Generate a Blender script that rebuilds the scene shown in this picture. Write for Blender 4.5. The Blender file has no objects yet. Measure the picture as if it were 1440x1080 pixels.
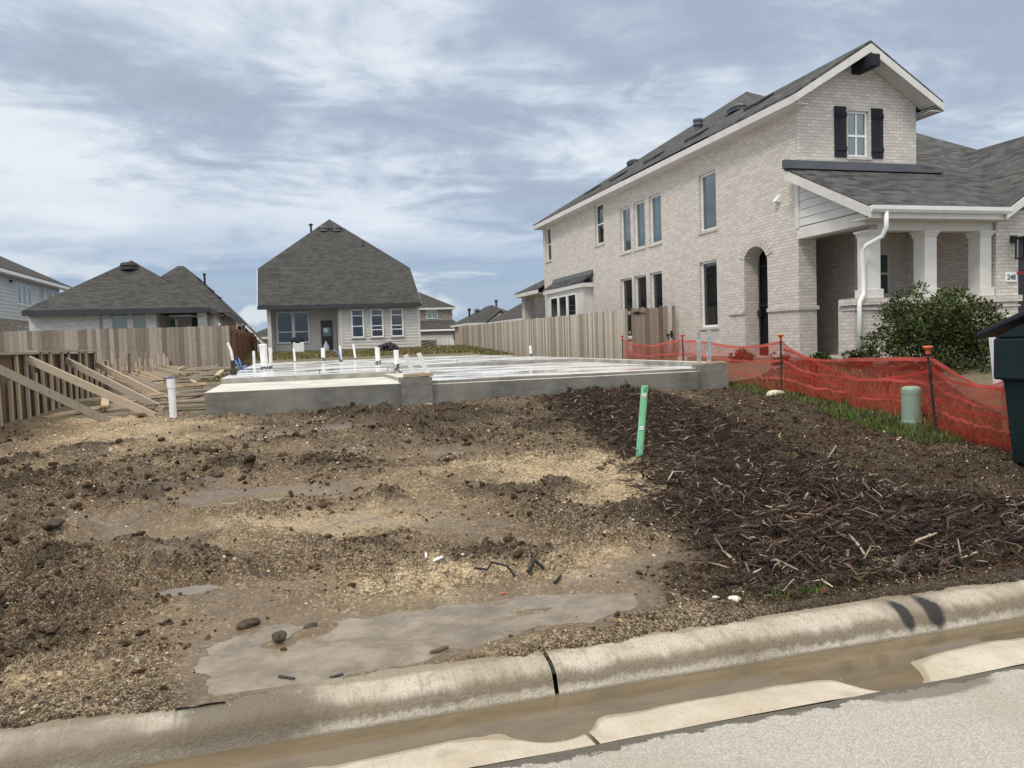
import bpy, bmesh, math, random
import numpy as np
from mathutils import Vector, Matrix
random.seed(7)
rng = np.random.default_rng(11)
scene = bpy.context.scene
COL = scene.collection
R = math.radians

# ------------------------------------------------------------------ nodes
def new_mat(name):
    m = bpy.data.materials.new(name); m.use_nodes = True
    nt = m.node_tree; nt.nodes.clear()
    out = nt.nodes.new('ShaderNodeOutputMaterial')
    b = nt.nodes.new('ShaderNodeBsdfPrincipled')
    nt.links.new(b.outputs[0], out.inputs[0])
    return m, nt, b, out

class NB:
    """small node-building helper"""
    def __init__(s, nt): s.nt = nt
    def n(s, t, **kw):
        x = s.nt.nodes.new(t)
        for k, v in kw.items(): setattr(x, k, v)
        return x
    def l(s, a, b): s.nt.links.new(a, b)
    def put(s, sock, v):
        if hasattr(v, 'is_output'): s.l(v, sock)
        elif isinstance(v, (tuple, list)) and len(v) == 3 and sock.type == 'RGBA': sock.default_value = (*v, 1)
        else: sock.default_value = v
    def math(s, op, a, b=None, c=None, clamp=False):
        x = s.n('ShaderNodeMath', operation=op); x.use_clamp = clamp
        s.put(x.inputs[0], a)
        if b is not None: s.put(x.inputs[1], b)
        if c is not None: s.put(x.inputs[2], c)
        return x.outputs[0]
    def mix(s, f, a, b, mode='MIX'):
        x = s.n('ShaderNodeMix', data_type='RGBA', blend_type=mode)
        s.put(x.inputs[0], f); s.put(x.inputs[6], a); s.put(x.inputs[7], b)
        return x.outputs[2]
    def noise(s, vec, scale, detail=4, rough=.55, dist=0, out=0):
        x = s.n('ShaderNodeTexNoise')
        if vec is not None: s.l(vec, x.inputs['Vector'])
        x.inputs['Scale'].default_value = scale; x.inputs['Detail'].default_value = detail
        x.inputs['Roughness'].default_value = rough; x.inputs['Distortion'].default_value = dist
        return x.outputs[out]
    def ramp(s, f, a, b, lo=0., hi=1.):
        x = s.n('ShaderNodeMapRange'); x.interpolation_type = 'SMOOTHSTEP'
        s.put(x.inputs[0], f); s.put(x.inputs[1], a); s.put(x.inputs[2], b); s.put(x.inputs[3], lo); s.put(x.inputs[4], hi)
        return x.outputs[0]
    def obj(s): return s.n('ShaderNodeTexCoord').outputs['Object']
    def geo(s): return s.n('ShaderNodeNewGeometry')
    def scale(s, vec, v):
        x = s.n('ShaderNodeVectorMath', operation='MULTIPLY'); s.l(vec, x.inputs[0]); x.inputs[1].default_value = v
        return x.outputs[0]
    def bump(s, h, strength, dist, b):
        x = s.n('ShaderNodeBump'); x.inputs['Strength'].default_value = strength; x.inputs['Distance'].default_value = dist
        s.l(h, x.inputs['Height']); s.l(x.outputs[0], b.inputs['Normal'])
    def wallvec(s):
        """(along-wall, height) coordinates from world position and face normal"""
        g = s.geo(); p = s.n('ShaderNodeSeparateXYZ'); s.l(g.outputs['Position'], p.inputs[0])
        nn = s.n('ShaderNodeSeparateXYZ'); s.l(g.outputs['True Normal'], nn.inputs[0])
        f = s.math('GREATER_THAN', s.math('ABSOLUTE', nn.outputs[1]), s.math('ABSOLUTE', nn.outputs[0]))
        u = s.math('ADD', s.math('MULTIPLY', f, p.outputs[0]), s.math('MULTIPLY', s.math('SUBTRACT', 1., f), p.outputs[1]))
        c = s.n('ShaderNodeCombineXYZ'); s.l(u, c.inputs[0]); s.l(p.outputs[2], c.inputs[1])
        return c.outputs[0], g.outputs['Position']

def plain(name, col, rough=.6, var=.12, nscale=6., bump=0., bdist=.01, spec=.4, metal=0., fine=0.):
    m, nt, b, o = new_mat(name); k = NB(nt)
    v = k.obj()
    n1 = k.noise(v, nscale, 6, .6)
    c2 = tuple(min(1, c * (1 + var * 1.6)) for c in col); c1 = tuple(c * (1 - var * 1.6) for c in col)
    cc = k.mix(k.ramp(n1, .3, .7), c1, c2)
    if fine: cc = k.mix(k.ramp(k.noise(v, nscale * 14, 3, .6), .42, .68, 0, fine), cc, tuple(c * .55 for c in col))
    k.l(cc, b.inputs['Base Color'])
    k.l(k.ramp(n1, .2, .8, max(.03, rough - .1), min(1, rough + .1)), b.inputs['Roughness'])
    b.inputs['Specular IOR Level'].default_value = spec; b.inputs['Metallic'].default_value = metal
    if bump: k.bump(k.noise(v, nscale * 5, 6, .65), bump, bdist, b)
    return m

def brick_mat(name, c1, c2, mort, bw=.2, bh=.0765):
    m, nt, b, o = new_mat(name); k = NB(nt)
    v, pos = k.wallvec()
    t = k.n('ShaderNodeTexBrick'); k.l(v, t.inputs['Vector'])
    t.inputs['Scale'].default_value = 1; t.inputs['Brick Width'].default_value = bw; t.inputs['Row Height'].default_value = bh
    t.inputs['Mortar Size'].default_value = .0075; t.inputs['Mortar Smooth'].default_value = .25
    t.inputs['Color1'].default_value = (0, 0, 0, 1); t.inputs['Color2'].default_value = (1, 1, 1, 1); t.inputs['Mortar'].default_value = (.5, .5, .5, 1)
    rb = k.math('MULTIPLY', t.outputs[0], 1.)
    smear = k.noise(pos, 14, 5, .7)
    big = k.noise(pos, .9, 4, .6)
    f = k.math('ADD', k.math('MULTIPLY', rb, .5), k.math('MULTIPLY', smear, .8), clamp=False)
    col = k.mix(k.ramp(f, .3, 1.05), c1, c2)
    col = k.mix(k.ramp(big, .35, .7, 0, .12), col, (.48, .44, .38))
    col = k.mix(k.ramp(k.noise(pos, 30, 3, .7), .62, .78, 0, .3), col, (.32, .29, .26))
    col = k.mix(k.math('MULTIPLY', t.outputs[1], .85), col, mort)
    k.l(col, b.inputs['Base Color']); b.inputs['Roughness'].default_value = .85; b.inputs['Specular IOR Level'].default_value = .2
    h = k.math('ADD', k.math('MULTIPLY', t.outputs[1], -1.), k.math('MULTIPLY', smear, .5))
    k.bump(h, .8, .008, b)
    return m

def shingle_mat(name, dark, light, axis):
    """axis = 'x' when the eave runs along X (courses parallel to X), else 'y'"""
    m, nt, b, o = new_mat(name); k = NB(nt)
    g = k.geo(); p = k.n('ShaderNodeSeparateXYZ'); k.l(g.outputs['Position'], p.inputs[0])
    nn = k.n('ShaderNodeSeparateXYZ'); k.l(g.outputs['True Normal'], nn.inputs[0])
    f = k.math('GREATER_THAN', k.math('ABSOLUTE', nn.outputs[1]), k.math('ABSOLUTE', nn.outputs[0]))
    u = k.math('ADD', k.math('MULTIPLY', f, p.outputs[0]), k.math('MULTIPLY', k.math('SUBTRACT', 1., f), p.outputs[1]))
    sl = k.math('MULTIPLY', p.outputs[2], 1.85)
    c = k.n('ShaderNodeCombineXYZ'); k.l(u, c.inputs[0]); k.l(sl, c.inputs[1])
    def br(w, off):
        t = k.n('ShaderNodeTexBrick'); k.l(c.outputs[0], t.inputs['Vector']); t.inputs['Scale'].default_value = 1
        t.inputs['Brick Width'].default_value = w; t.inputs['Row Height'].default_value = .14; t.offset = off; t.offset_frequency = 2
        t.inputs['Mortar Size'].default_value = .004; t.inputs['Mortar Smooth'].default_value = .1
        t.inputs['Color1'].default_value = (0, 0, 0, 1); t.inputs['Color2'].default_value = (1, 1, 1, 1); t.inputs['Mortar'].default_value = (.3, .3, .3, 1)
        return t
    t1 = br(.33, .37); t2 = br(.21, .61)
    gr = k.noise(g.outputs['Position'], 60, 3, .7)
    big = k.noise(g.outputs['Position'], .5, 4, .6)
    ff = k.math('ADD', k.math('MULTIPLY', t1.outputs[0], .5), k.math('MULTIPLY', t2.outputs[0], .35))
    ff = k.math('ADD', ff, k.math('MULTIPLY', gr, .35))
    col = k.mix(k.ramp(ff, .15, 1.0), dark, light)
    col = k.mix(k.ramp(big, .35, .7, 0, .2), col, tuple(x * 1.3 for x in dark))
    # a thin dark butt edge along every course
    fr = k.math('FRACT', k.math('DIVIDE', sl, .14))
    edge = k.math('LESS_THAN', fr, .1)
    col = k.mix(k.math('MULTIPLY', edge, .45), col, tuple(x * .45 for x in dark))
    k.l(col, b.inputs['Base Color']); b.inputs['Roughness'].default_value = .9; b.inputs['Specular IOR Level'].default_value = .2
    k.bump(k.math('ADD', k.math('MULTIPLY', fr, -1.), k.math('MULTIPLY', ff, .8)), .7, .012, b)
    return m

def wood_mat(name, c1, c2, axis=2, stain=.35):
    m, nt, b, o = new_mat(name); k = NB(nt)
    g = k.geo(); v = k.obj()
    sc = [22, 22, 22]; sc[axis] = 1.2
    gr = k.noise(k.scale(v, tuple(sc)), 1, 5, .65, .6)
    rnd = g.outputs['Random Per Island']
    col = k.mix(k.ramp(k.math('ADD', k.math('MULTIPLY', rnd, .75), k.math('MULTIPLY', gr, .5)), .2, 1.0), c1, c2)
    kn = k.noise(v, 5, 3, .5)
    col = k.mix(k.ramp(kn, .63, .72, 0, stain), col, tuple(x * .45 for x in c1))
    fine = k.noise(k.scale(v, tuple(x * 3 for x in sc)), 1, 3, .6)
    col = k.mix(k.ramp(fine, .5, .75, 0, .35), col, tuple(x * .5 for x in c1))
    k.l(col, b.inputs['Base Color']); b.inputs['Roughness'].default_value = .8; b.inputs['Specular IOR Level'].default_value = .25
    k.bump(fine, .5, .004, b)
    return m

def glass_mat(name, base, ior=1.9, rough=.03):
    m, nt, b, o = new_mat(name); k = NB(nt)
    b.inputs['IOR'].default_value = ior
    n = k.noise(k.obj(), .35, 2, .5)
    k.l(k.mix(k.ramp(n, .35, .65), tuple(x * .6 for x in base), tuple(x * 1.3 for x in base)), b.inputs['Base Color'])
    b.inputs['Roughness'].default_value = rough
    k.bump(k.noise(k.obj(), 1.1, 2, .5), .06, .02, b)
    return m

def attr_mat(name, rough=.85, spec=.3, bump=0.):
    m, nt, b, o = new_mat(name); k = NB(nt)
    a = k.n('ShaderNodeAttribute', attribute_name='Col')
    n = k.noise(k.obj(), 70, 4, .7)
    k.l(k.mix(k.ramp(n, .3, .75, 0, .5), a.outputs['Color'], k.mix(1., a.outputs['Color'], (.45, .43, .4), 'MULTIPLY')), b.inputs['Base Color'])
    b.inputs['Roughness'].default_value = rough; b.inputs['Specular IOR Level'].default_value = spec
    return m

M = {}
M['brick'] = brick_mat('cream_brick', (.53, .48, .425), (.69, .635, .57), (.42, .385, .345))
M['white_brick'] = brick_mat('white_brick', (.50, .50, .49), (.74, .74, .73), (.66, .66, .65))
M['brown_brick'] = brick_mat('brown_brick', (.16, .13, .11), (.36, .31, .27), (.36, .33, .30))
M['tan_brick'] = brick_mat('tan_brick', (.28, .21, .15), (.55, .45, .36), (.5, .45, .38))
M['shingle'] = shingle_mat('grey_shingle', (.034, .034, .035), (.112, .11, .109), 'x')
M['shingle_b'] = shingle_mat('brown_grey_shingle', (.041, .040, .039), (.082, .079, .076), 'x')
M['trim'] = plain('painted_trim', (.60, .58, .54), .55, .04, 3)
M['white'] = plain('white_paint', (.78, .78, .76), .45, .03, 3)
M['column'] = plain('column_paint', (.64, .62, .57), .5, .04, 3)
M['siding'] = plain('grey_siding', (.56, .535, .49), .6, .05, 2)
M['siding_l'] = plain('light_grey_siding', (.47, .485, .49), .6, .05, 2)
M['siding_w'] = plain('cream_siding', (.62, .605, .57), .6, .03, 2)
M['dark_trim'] = plain('charcoal_trim', (.035, .037, .042), .5, .1, 3)
M['black'] = plain('black_metal', (.012, .012, .014), .4, .1, 5)
M['black_wood'] = wood_mat('black_stained_wood', (.010, .011, .016), (.024, .026, .034))
M['flash'] = plain('grey_flashing', (.10, .105, .115), .45, .1, 1.5, metal=.3)
M['glass'] = glass_mat('dark_glass', (.008, .012, .012), 1.75)
M['glass_sky'] = glass_mat('low_e_glass', (.045, .075, .08), 2.3)
M['glass_green'] = glass_mat('green_tinted_glass', (.10, .17, .16), 1.8)
M['blind'] = plain('window_blind', (.06, .09, .085), .6, .1, 3)
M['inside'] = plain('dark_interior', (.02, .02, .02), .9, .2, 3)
M['fence'] = wood_mat('weathered_fence_wood', (.17, .135, .108), (.36, .305, .25))
M['fence_r'] = wood_mat('pale_fence_wood', (.25, .21, .165), (.52, .46, .38))
M['gate'] = wood_mat('brown_gate_wood', (.15, .105, .08), (.30, .235, .19))
M['fence_b'] = wood_mat('reddish_brown_fence_wood', (.075, .035, .018), (.20, .105, .06))
M['form'] = wood_mat('form_plank_wood', (.035, .024, .017), (.17, .115, .075))
M['lumber'] = wood_mat('pale_lumber', (.33, .24, .155), (.55, .44, .31))
M['lumber_x'] = wood_mat('weathered_lumber_brace', (.33, .26, .19), (.52, .43, .32), 0)
M['lumber_g'] = wood_mat('grey_lumber', (.22, .18, .135), (.44, .38, .30))
M['pvc'] = plain('white_pvc', (.80, .80, .79), .35, .05, 6, fine=.12)
M['rubber'] = plain('black_rubber_sleeve', (.025, .025, .025), .6, .5, 20)
def sleeve_mat():
    m, nt, b, o = new_mat('mottled_black_sleeve'); k = NB(nt)
    k.l(k.mix(k.ramp(k.noise(k.obj(), 26, 4, .7), .50, .58), (.03, .03, .03), (.62, .62, .60)), b.inputs['Base Color']); b.inputs['Roughness'].default_value = .6
    return m
M['sleeve'] = sleeve_mat()
M['blue'] = plain('blue_conduit', (.07, .17, .42), .4, .15, 8)
M['galv'] = plain('galvanised_steel', (.52, .55, .56), .4, .2, 18, metal=.6)
M['rebar'] = plain('rusty_rebar', (.05, .035, .028), .7, .4, 10)
M['post'] = plain('steel_post', (.035, .03, .03), .6, .3, 12)
M['cap'] = plain('orange_cap', (.62, .12, .05), .4, .12, 9)
M['ped'] = plain('pale_green_plastic', (.27, .37, .285), .5, .06, 3, fine=.08)
M['can'] = plain('dark_green_plastic', (.005, .017, .018), .48, .12, 3, .1, .002, fine=.15)
M['lid'] = plain('black_plastic', (.018, .02, .026), .42, .15, 3, .1, .002)
M['red'] = plain('dark_red_edge', (.28, .02, .025), .4, .1, 5)
M['stake'] = plain('green_plastic_stake', (.19, .50, .28), .45, .10, 9, fine=.1)
M['leafA'] = plain('dark_leaf', (.020, .042, .011), .45, .5, 9, spec=.4)
M['leafB'] = plain('light_leaf', (.062, .095, .022), .45, .4, 9, spec=.4)
M['stem'] = plain('bark', (.09, .065, .045), .8, .2, 9)
M['paper'] = plain('white_panel', (.8, .8, .8), .5, .03, 3)
M['ink'] = plain('black_ink', (.01, .01, .01), .5, .1, 3)
M['peb'] = attr_mat('gravel_stones', .75, .35)
M['clod'] = attr_mat('soil_clods', .9, .2)
M['chip'] = attr_mat('wood_chips', .75, .3)
M['grassb'] = attr_mat('grass_blades', .6, .3)

def concrete_face():
    m, nt, b, o = new_mat('damp_formed_concrete'); k = NB(nt); v = k.obj()
    n1 = k.noise(v, 1.4, 6, .65); n2 = k.noise(k.scale(v, (3, 3, 9)), 1, 5, .6); n3 = k.noise(v, 26, 5, .7)
    c = k.mix(k.ramp(n1, .3, .7), (.115, .11, .093), (.215, .205, .175))
    c = k.mix(k.ramp(n2, .45, .75, 0, .45), c, (.25, .245, .22))
    c = k.mix(k.ramp(n3, .62, .7, 0, .7), c, (.04, .04, .036))
    k.l(c, b.inputs['Base Color']); b.inputs['Roughness'].default_value = .7
    k.bump(k.math('ADD', n3, n2), .6, .012, b)
    return m
M['conc_face'] = concrete_face()

def slab_top():
    m, nt, b, o = new_mat('wet_fresh_slab'); k = NB(nt); v = k.obj()
    w = k.noise(k.scale(v, (.42, .8, 1)), 1, 5, .55, .6); w2 = k.noise(k.scale(v, (1.1, 3.4, 1)), 1, 5, .6, .4)
    f = k.math('ADD', k.math('MULTIPLY', w, .7), k.math('MULTIPLY', w2, .5))
    wet = k.ramp(f, .62, .70)
    c = k.mix(k.ramp(w2, .3, .7), (.58, .585, .58), (.78, .785, .78))
    c = k.mix(k.math('MULTIPLY', wet, .85), c, (.20, .19, .175))
    k.l(c, b.inputs['Base Color'])
    k.l(k.ramp(f, .54, .68, .35, .06), b.inputs['Roughness'])
    b.inputs['Specular IOR Level'].default_value = .6
    return m
M['slab_top'] = slab_top()
M['conc_pale'] = plain('pale_concrete', (.60, .575, .51), .5, .10, 1.6, .3, .004, fine=.15)
def pan_mat():
    m, nt, b, o = new_mat('gutter_concrete'); k = NB(nt); p = k.geo().outputs['Position']
    n1 = k.noise(p, 2.4, 6, .65); n2 = k.noise(p, 90, 4, .75); br = k.noise(k.scale(p, (90, 5, 5)), 1, 4, .6)
    s = k.n('ShaderNodeSeparateXYZ'); k.l(p, s.inputs[0])
    c = k.mix(k.ramp(n1, .3, .7), (.43, .37, .28), (.56, .505, .41))
    c = k.mix(k.ramp(n2, .52, .7, 0, .5), c, (.27, .225, .155)); c = k.mix(k.ramp(br, .5, .7, 0, .3), c, (.33, .275, .195))
    c = k.mix(k.ramp(k.noise(p, 5, 6, .7), .54, .7, 0, .5), c, (.30, .25, .175))
    c = k.mix(k.ramp(k.math('ADD', s.outputs[2], k.math('MULTIPLY', k.math('SUBTRACT', n1, .5), .006)), .0175, .0155, 0, .6), c, (.22, .175, .115))   # damp rim along the water
    k.l(c, b.inputs['Base Color']); b.inputs['Roughness'].default_value = .7
    k.bump(k.math('ADD', n2, br), .5, .005, b)
    return m
M['pan'] = pan_mat()
M['conc_edge'] = plain('grey_concrete_step', (.30, .29, .26), .6, .18, 2.5, .3, .004)

def kerb_mat():
    m, nt, b, o = new_mat('stained_kerb_concrete'); k = NB(nt)
    g = k.geo(); p = g.outputs['Position']; s = k.n('ShaderNodeSeparateXYZ'); k.l(p, s.inputs[0])
    n1 = k.noise(p, 2.2, 6, .65); n2 = k.noise(p, 60, 4, .7); n3 = k.noise(k.scale(p, (24, 3, 3)), 1, 5, .6)
    c = k.mix(k.ramp(n1, .3, .7), (.36, .315, .24), (.57, .52, .43))
    c = k.mix(k.ramp(n2, .5, .72, 0, .45), c, (.20, .175, .135))
    c = k.mix(k.ramp(k.noise(p, 7, 6, .7), .5, .68, 0, .5), c, (.19, .16, .115))
    st = k.noise(k.scale(p, (70, 4, 4)), 1, 4, .6)
    c = k.mix(k.ramp(st, .5, .72, 0, .35), c, (.56, .52, .44)); c = k.mix(k.ramp(st, .45, .3, 0, .35), c, (.19, .155, .105))
    vp = k.n('ShaderNodeTexVoronoi'); k.l(p, vp.inputs['Vector']); vp.inputs['Scale'].default_value = 130
    c = k.mix(k.math('MULTIPLY', k.math('LESS_THAN', vp.outputs['Distance'], .22), k.ramp(n1, .4, .6, .2, .8)), c, (.15, .125, .09))
    # brown water-line stain half way up the face, ragged
    zz = k.math('ADD', s.outputs[2], k.math('MULTIPLY', k.math('SUBTRACT', n3, .5), .05))
    zz = k.math('ADD', zz, k.math('MULTIPLY', k.math('SUBTRACT', n1, .5), .06))
    band = k.math('MULTIPLY', k.ramp(zz, .035, .065), k.ramp(zz, .085, .125, 1, 0))
    c = k.mix(k.math('MULTIPLY', band, .75), c, (.135, .098, .055))
    # muddy overflow patches along the left part and two tyre marks on the right
    def spot(x, y, z, rx, ry, rz, col, amt, c):
        d = k.n('ShaderNodeVectorMath', operation='SUBTRACT'); k.l(p, d.inputs[0]); d.inputs[1].default_value = (x, y, z)
        e = k.n('ShaderNodeVectorMath', operation='DIVIDE'); k.l(d.outputs[0], e.inputs[0]); e.inputs[1].default_value = (rx, ry, rz)
        L = k.n('ShaderNodeVectorMath', operation='LENGTH'); k.l(e.outputs[0], L.inputs[0])
        q = k.math('ADD', L.outputs['Value'], k.math('MULTIPLY', k.math('SUBTRACT', k.noise(p, 9, 5, .7), .5), .9))
        return k.mix(k.ramp(q, .55, 1.05, amt, 0), c, col)
    
    c = spot(3.12, 3.4, .13, .25, .3, .12, (.16, .125, .085), .6, c)
    c = spot(-.25, 3.3, .07, .38, .35, .2, (.125, .10, .07), .85, c)
    c = spot(-.9, 3.3, .06, .5, .35, .12, (.17, .14, .10), .7, c)
    c = spot(3.02, 3.28, .10, .05, .16, .09, (.022, .021, .02), 1., c)
    c = spot(3.20, 3.28, .10, .07, .2, .10, (.020, .019, .018), 1., c)
    yt = k.math('ADD', s.outputs[1], k.math('MULTIPLY', k.math('SUBTRACT', k.noise(p, 6, 7, .75), .5), .20))
    c = k.mix(k.ramp(yt, 3.36, 3.40, 0, .6), c, (.19, .15, .10))
    c = k.mix(k.ramp(k.noise(p, 38, 5, .75), .61, .72, 0, .5), c, (.15, .12, .08))
    c = k.mix(k.ramp(k.math('ADD', s.outputs[2], k.math('MULTIPLY', k.math('SUBTRACT', n2, .5), .02)), .016, .028, .7, 0), c, (.17, .145, .105))
    k.l(c, b.inputs['Base Color']); b.inputs['Roughness'].default_value = .75
    k.bump(k.math('ADD', n2, k.math('ADD', k.math('MULTIPLY', n3, .6), k.math('MULTIPLY', k.noise(p, 30, 5, .7), 1.4))), .75, .010, b)
    return m
M['kerb'] = kerb_mat()

def road_mat():
    m, nt, b, o = new_mat('worn_asphalt'); k = NB(nt)
    p = k.geo().outputs['Position']
    vo = k.n('ShaderNodeTexVoronoi'); k.l(p, vo.inputs['Vector']); vo.inputs['Scale'].default_value = 210
    n1 = k.noise(p, 1.3, 5, .6); n2 = k.noise(p, 7, 5, .7); n3 = k.noise(p, 150, 3, .7)
    sp = k.n('ShaderNodeSeparateColor'); k.l(vo.outputs['Color'], sp.inputs[0])
    c = k.mix(k.ramp(sp.outputs[0], .1, .95), (.35, .33, .295), (.55, .525, .475))
    c = k.mix(k.ramp(n3, .57, .72, 0, .5), c, (.17, .155, .135))
    c = k.mix(k.ramp(k.noise(p, 28, 5, .7), .56, .7, 0, .35), c, (.24, .22, .19))
    c = k.mix(k.ramp(n1, .42, .7, 0, .5), c, (.36, .31, .235))
    c = k.mix(k.ramp(n2, .62, .8, 0, .45), c, (.22, .205, .18))
    # dark dirt caught along the joint with the gutter pan
    s = k.n('ShaderNodeSeparateXYZ'); k.l(p, s.inputs[0])
    yy = k.math('ADD', s.outputs[1], k.math('MULTIPLY', k.math('SUBTRACT', k.noise(p, 5.5, 7, .72), .5), .20))
    c = k.mix(k.ramp(yy, 2.675, 2.69, 0, .85), c, (.075, .064, .05))
    dp_ = k.n('ShaderNodeVectorMath', operation='SUBTRACT'); k.l(p, dp_.inputs[0]); dp_.inputs[1].default_value = (2.62, 2.70, .03)
    de_ = k.n('ShaderNodeVectorMath', operation='DIVIDE'); k.l(dp_.outputs[0], de_.inputs[0]); de_.inputs[1].default_value = (.42, .12, 1)
    dl_ = k.n('ShaderNodeVectorMath', operation='LENGTH'); k.l(de_.outputs[0], dl_.inputs[0])
    c = k.mix(k.ramp(k.math('ADD', dl_.outputs['Value'], k.math('MULTIPLY', k.math('SUBTRACT', n2, .5), .7)), .7, .95, .7, 0), c, (.13, .11, .085))
    k.l(c, b.inputs['Base Color']); b.inputs['Roughness'].default_value = .8; b.inputs['Specular IOR Level'].default_value = .3
    k.bump(k.math('ADD', vo.outputs['Distance'], n3), .6, .008, b)
    return m
M['road'] = road_mat()

def water_mat(name, col, rough, murk=.0, bump=.02):
    m, nt, b, o = new_mat(name); k = NB(nt); v = k.geo().outputs['Position']
    n = k.noise(k.scale(v, (2.2, 6, 1)), 1, 6, .65, .5); n2 = k.noise(v, 12, 5, .65)
    c = k.mix(k.ramp(n, .3, .7), tuple(x * .8 for x in col), tuple(x * 1.15 for x in col))
    c = k.mix(k.ramp(n2, .55, .75, 0, .25), c, tuple(x * .6 for x in col))
    k.l(c, b.inputs['Base Color']); b.inputs['Roughness'].default_value = rough
    b.inputs['IOR'].default_value = 1.33
    k.bump(k.noise(k.scale(v, (6, 14, 1)), 1, 3, .5), bump, .02, b)
    if murk:      # shallow: the silty bed shows through in places
        tr = k.n('ShaderNodeBsdfTransparent'); mx = k.n('ShaderNodeMixShader')
        k.l(k.ramp(k.noise(v, 4.5, 6, .7, .4), .36, .62, murk, .96), mx.inputs[0]); k.l(tr.outputs[0], mx.inputs[1]); k.l(b.outputs[0], mx.inputs[2]); k.l(mx.outputs[0], o.inputs[0])
    return m
M['gutter_water'] = water_mat('silty_gutter_water', (.16, .125, .08), .03)
M['puddle'] = water_mat('muddy_puddle_water', (.27, .225, .165), .06, .62, .06)
M['puddle_s'] = water_mat('shallow_rain_water', (.25, .235, .21), .04)

def soil_mat():
    m, nt, b, o = new_mat('muddy_soil'); k = NB(nt); p = k.geo().outputs['Position']
    a = k.n('ShaderNodeAttribute', attribute_name='Mask'); s = k.n('ShaderNodeSeparateColor'); k.l(a.outputs['Color'], s.inputs[0])
    tan, wet, dark = s.outputs[0], s.outputs[1], s.outputs[2]
    n1 = k.noise(p, 1.6, 6, .65, .3); n2 = k.noise(p, 9, 6, .7); n3 = k.noise(p, 45, 5, .75)
    def cells(sc):
        v = k.n('ShaderNodeTexVoronoi'); k.l(p, v.inputs['Vector']); v.inputs['Scale'].default_value = sc
        q = k.n('ShaderNodeSeparateColor'); k.l(v.outputs['Color'], q.inputs[0]); return q.outputs[0], q.outputs[1], v.outputs['Distance']
    r1, r1b, d1 = cells(150); r2, r2b, d2 = cells(62); r3, r3b, d3 = cells(24)
    c = k.mix(k.ramp(n1, .32, .68), (.085, .052, .027), (.215, .145, .078))
    c = k.mix(k.ramp(n2, .48, .68, 0, .7), c, (.048, .031, .018))
    c = k.mix(k.math('MULTIPLY', r3, .45), c, (.08, .052, .030))
    tt = k.math('ADD', tan, k.math('MULTIPLY', k.math('SUBTRACT', n2, .5), 1.2))
    tt = k.math('ADD', tt, k.math('MULTIPLY', k.math('SUBTRACT', k.noise(p, 3.3, 6, .7, .5), .5), 1.25))
    tt = k.math('ADD', tt, k.math('MULTIPLY', k.math('SUBTRACT', n3, .5), .5))
    tt = k.math('ADD', tt, k.math('MULTIPLY', k.math('SUBTRACT', r2b, .5), .45))
    tanf = k.math('ADD', k.ramp(tt, -.05, 1.1, 0, .60), k.ramp(tt, .68, 1.1, 0, .32))
    c = k.mix(tanf, c, k.mix(r2, (.32, .235, .130), (.545, .44, .285)))
    dd = k.math('ADD', dark, k.math('MULTIPLY', k.math('SUBTRACT', n2, .5), .8))
    c = k.mix(k.ramp(dd, .3, .8, 0, .85), c, (.036, .025, .016))
    # grains: pale grit, mid pebbles and black crumbs of several sizes
    gate = k.math('MULTIPLY', k.ramp(k.noise(p, 3.2, 5, .65), .36, .62, .35, 1.), k.math('SUBTRACT', 1., k.math('MULTIPLY', dark, .75)))
    dry = k.math('MULTIPLY', k.math('SUBTRACT', 1., k.math('MULTIPLY', wet, .85)), k.math('SUBTRACT', 1., k.math('MULTIPLY', tanf, .6)))
    c = k.mix(k.math('MULTIPLY', k.math('GREATER_THAN', r2, .80), k.math('MULTIPLY', gate, .55)), c, k.mix(r2b, (.30, .205, .10), (.58, .50, .36)))
    c = k.mix(k.math('MULTIPLY', k.math('LESS_THAN', r2, .20), k.math('MULTIPLY', dry, .75)), c, (.028, .019, .012))
    c = k.mix(k.math('MULTIPLY', k.math('GREATER_THAN', r1, .80), k.math('MULTIPLY', k.math('MULTIPLY', dry, .7), k.math('SUBTRACT', 1., k.math('MULTIPLY', dark, .7)))), c, k.mix(r1b, (.34, .255, .15), (.60, .53, .41)))
    c = k.mix(k.math('MULTIPLY', k.math('LESS_THAN', r1, .26), k.math('MULTIPLY', dry, .8)), c, (.030, .021, .014))
    c = k.mix(k.math('MULTIPLY', k.math('LESS_THAN', r3, .12), k.math('MULTIPLY', dry, .5)), c, (.04, .028, .018))
    c = k.mix(k.math('MULTIPLY', wet, .5), c, (.115, .086, .056))
    k.l(c, b.inputs['Base Color'])
    rr = k.math('ADD', wet, k.math('MULTIPLY', k.math('SUBTRACT', n1, .5), .8))
    k.l(k.ramp(rr, .35, .9, .85, .32), b.inputs['Roughness']); b.inputs['Specular IOR Level'].default_value = .3
    hh = k.math('ADD', k.math('MULTIPLY', d1, -.35), k.math('MULTIPLY', d2, -.6)); hh = k.math('ADD', hh, k.math('MULTIPLY', d3, -.5))
    bs = k.n('ShaderNodeBump'); bs.inputs['Distance'].default_value = .028; k.l(k.math('MULTIPLY', dry, .95), bs.inputs['Strength'])
    k.l(k.math('ADD', hh, k.math('MULTIPLY', n3, .5)), bs.inputs['Height']); k.l(bs.outputs[0], b.inputs['Normal'])
    return m
M['soil'] = soil_mat()
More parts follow.
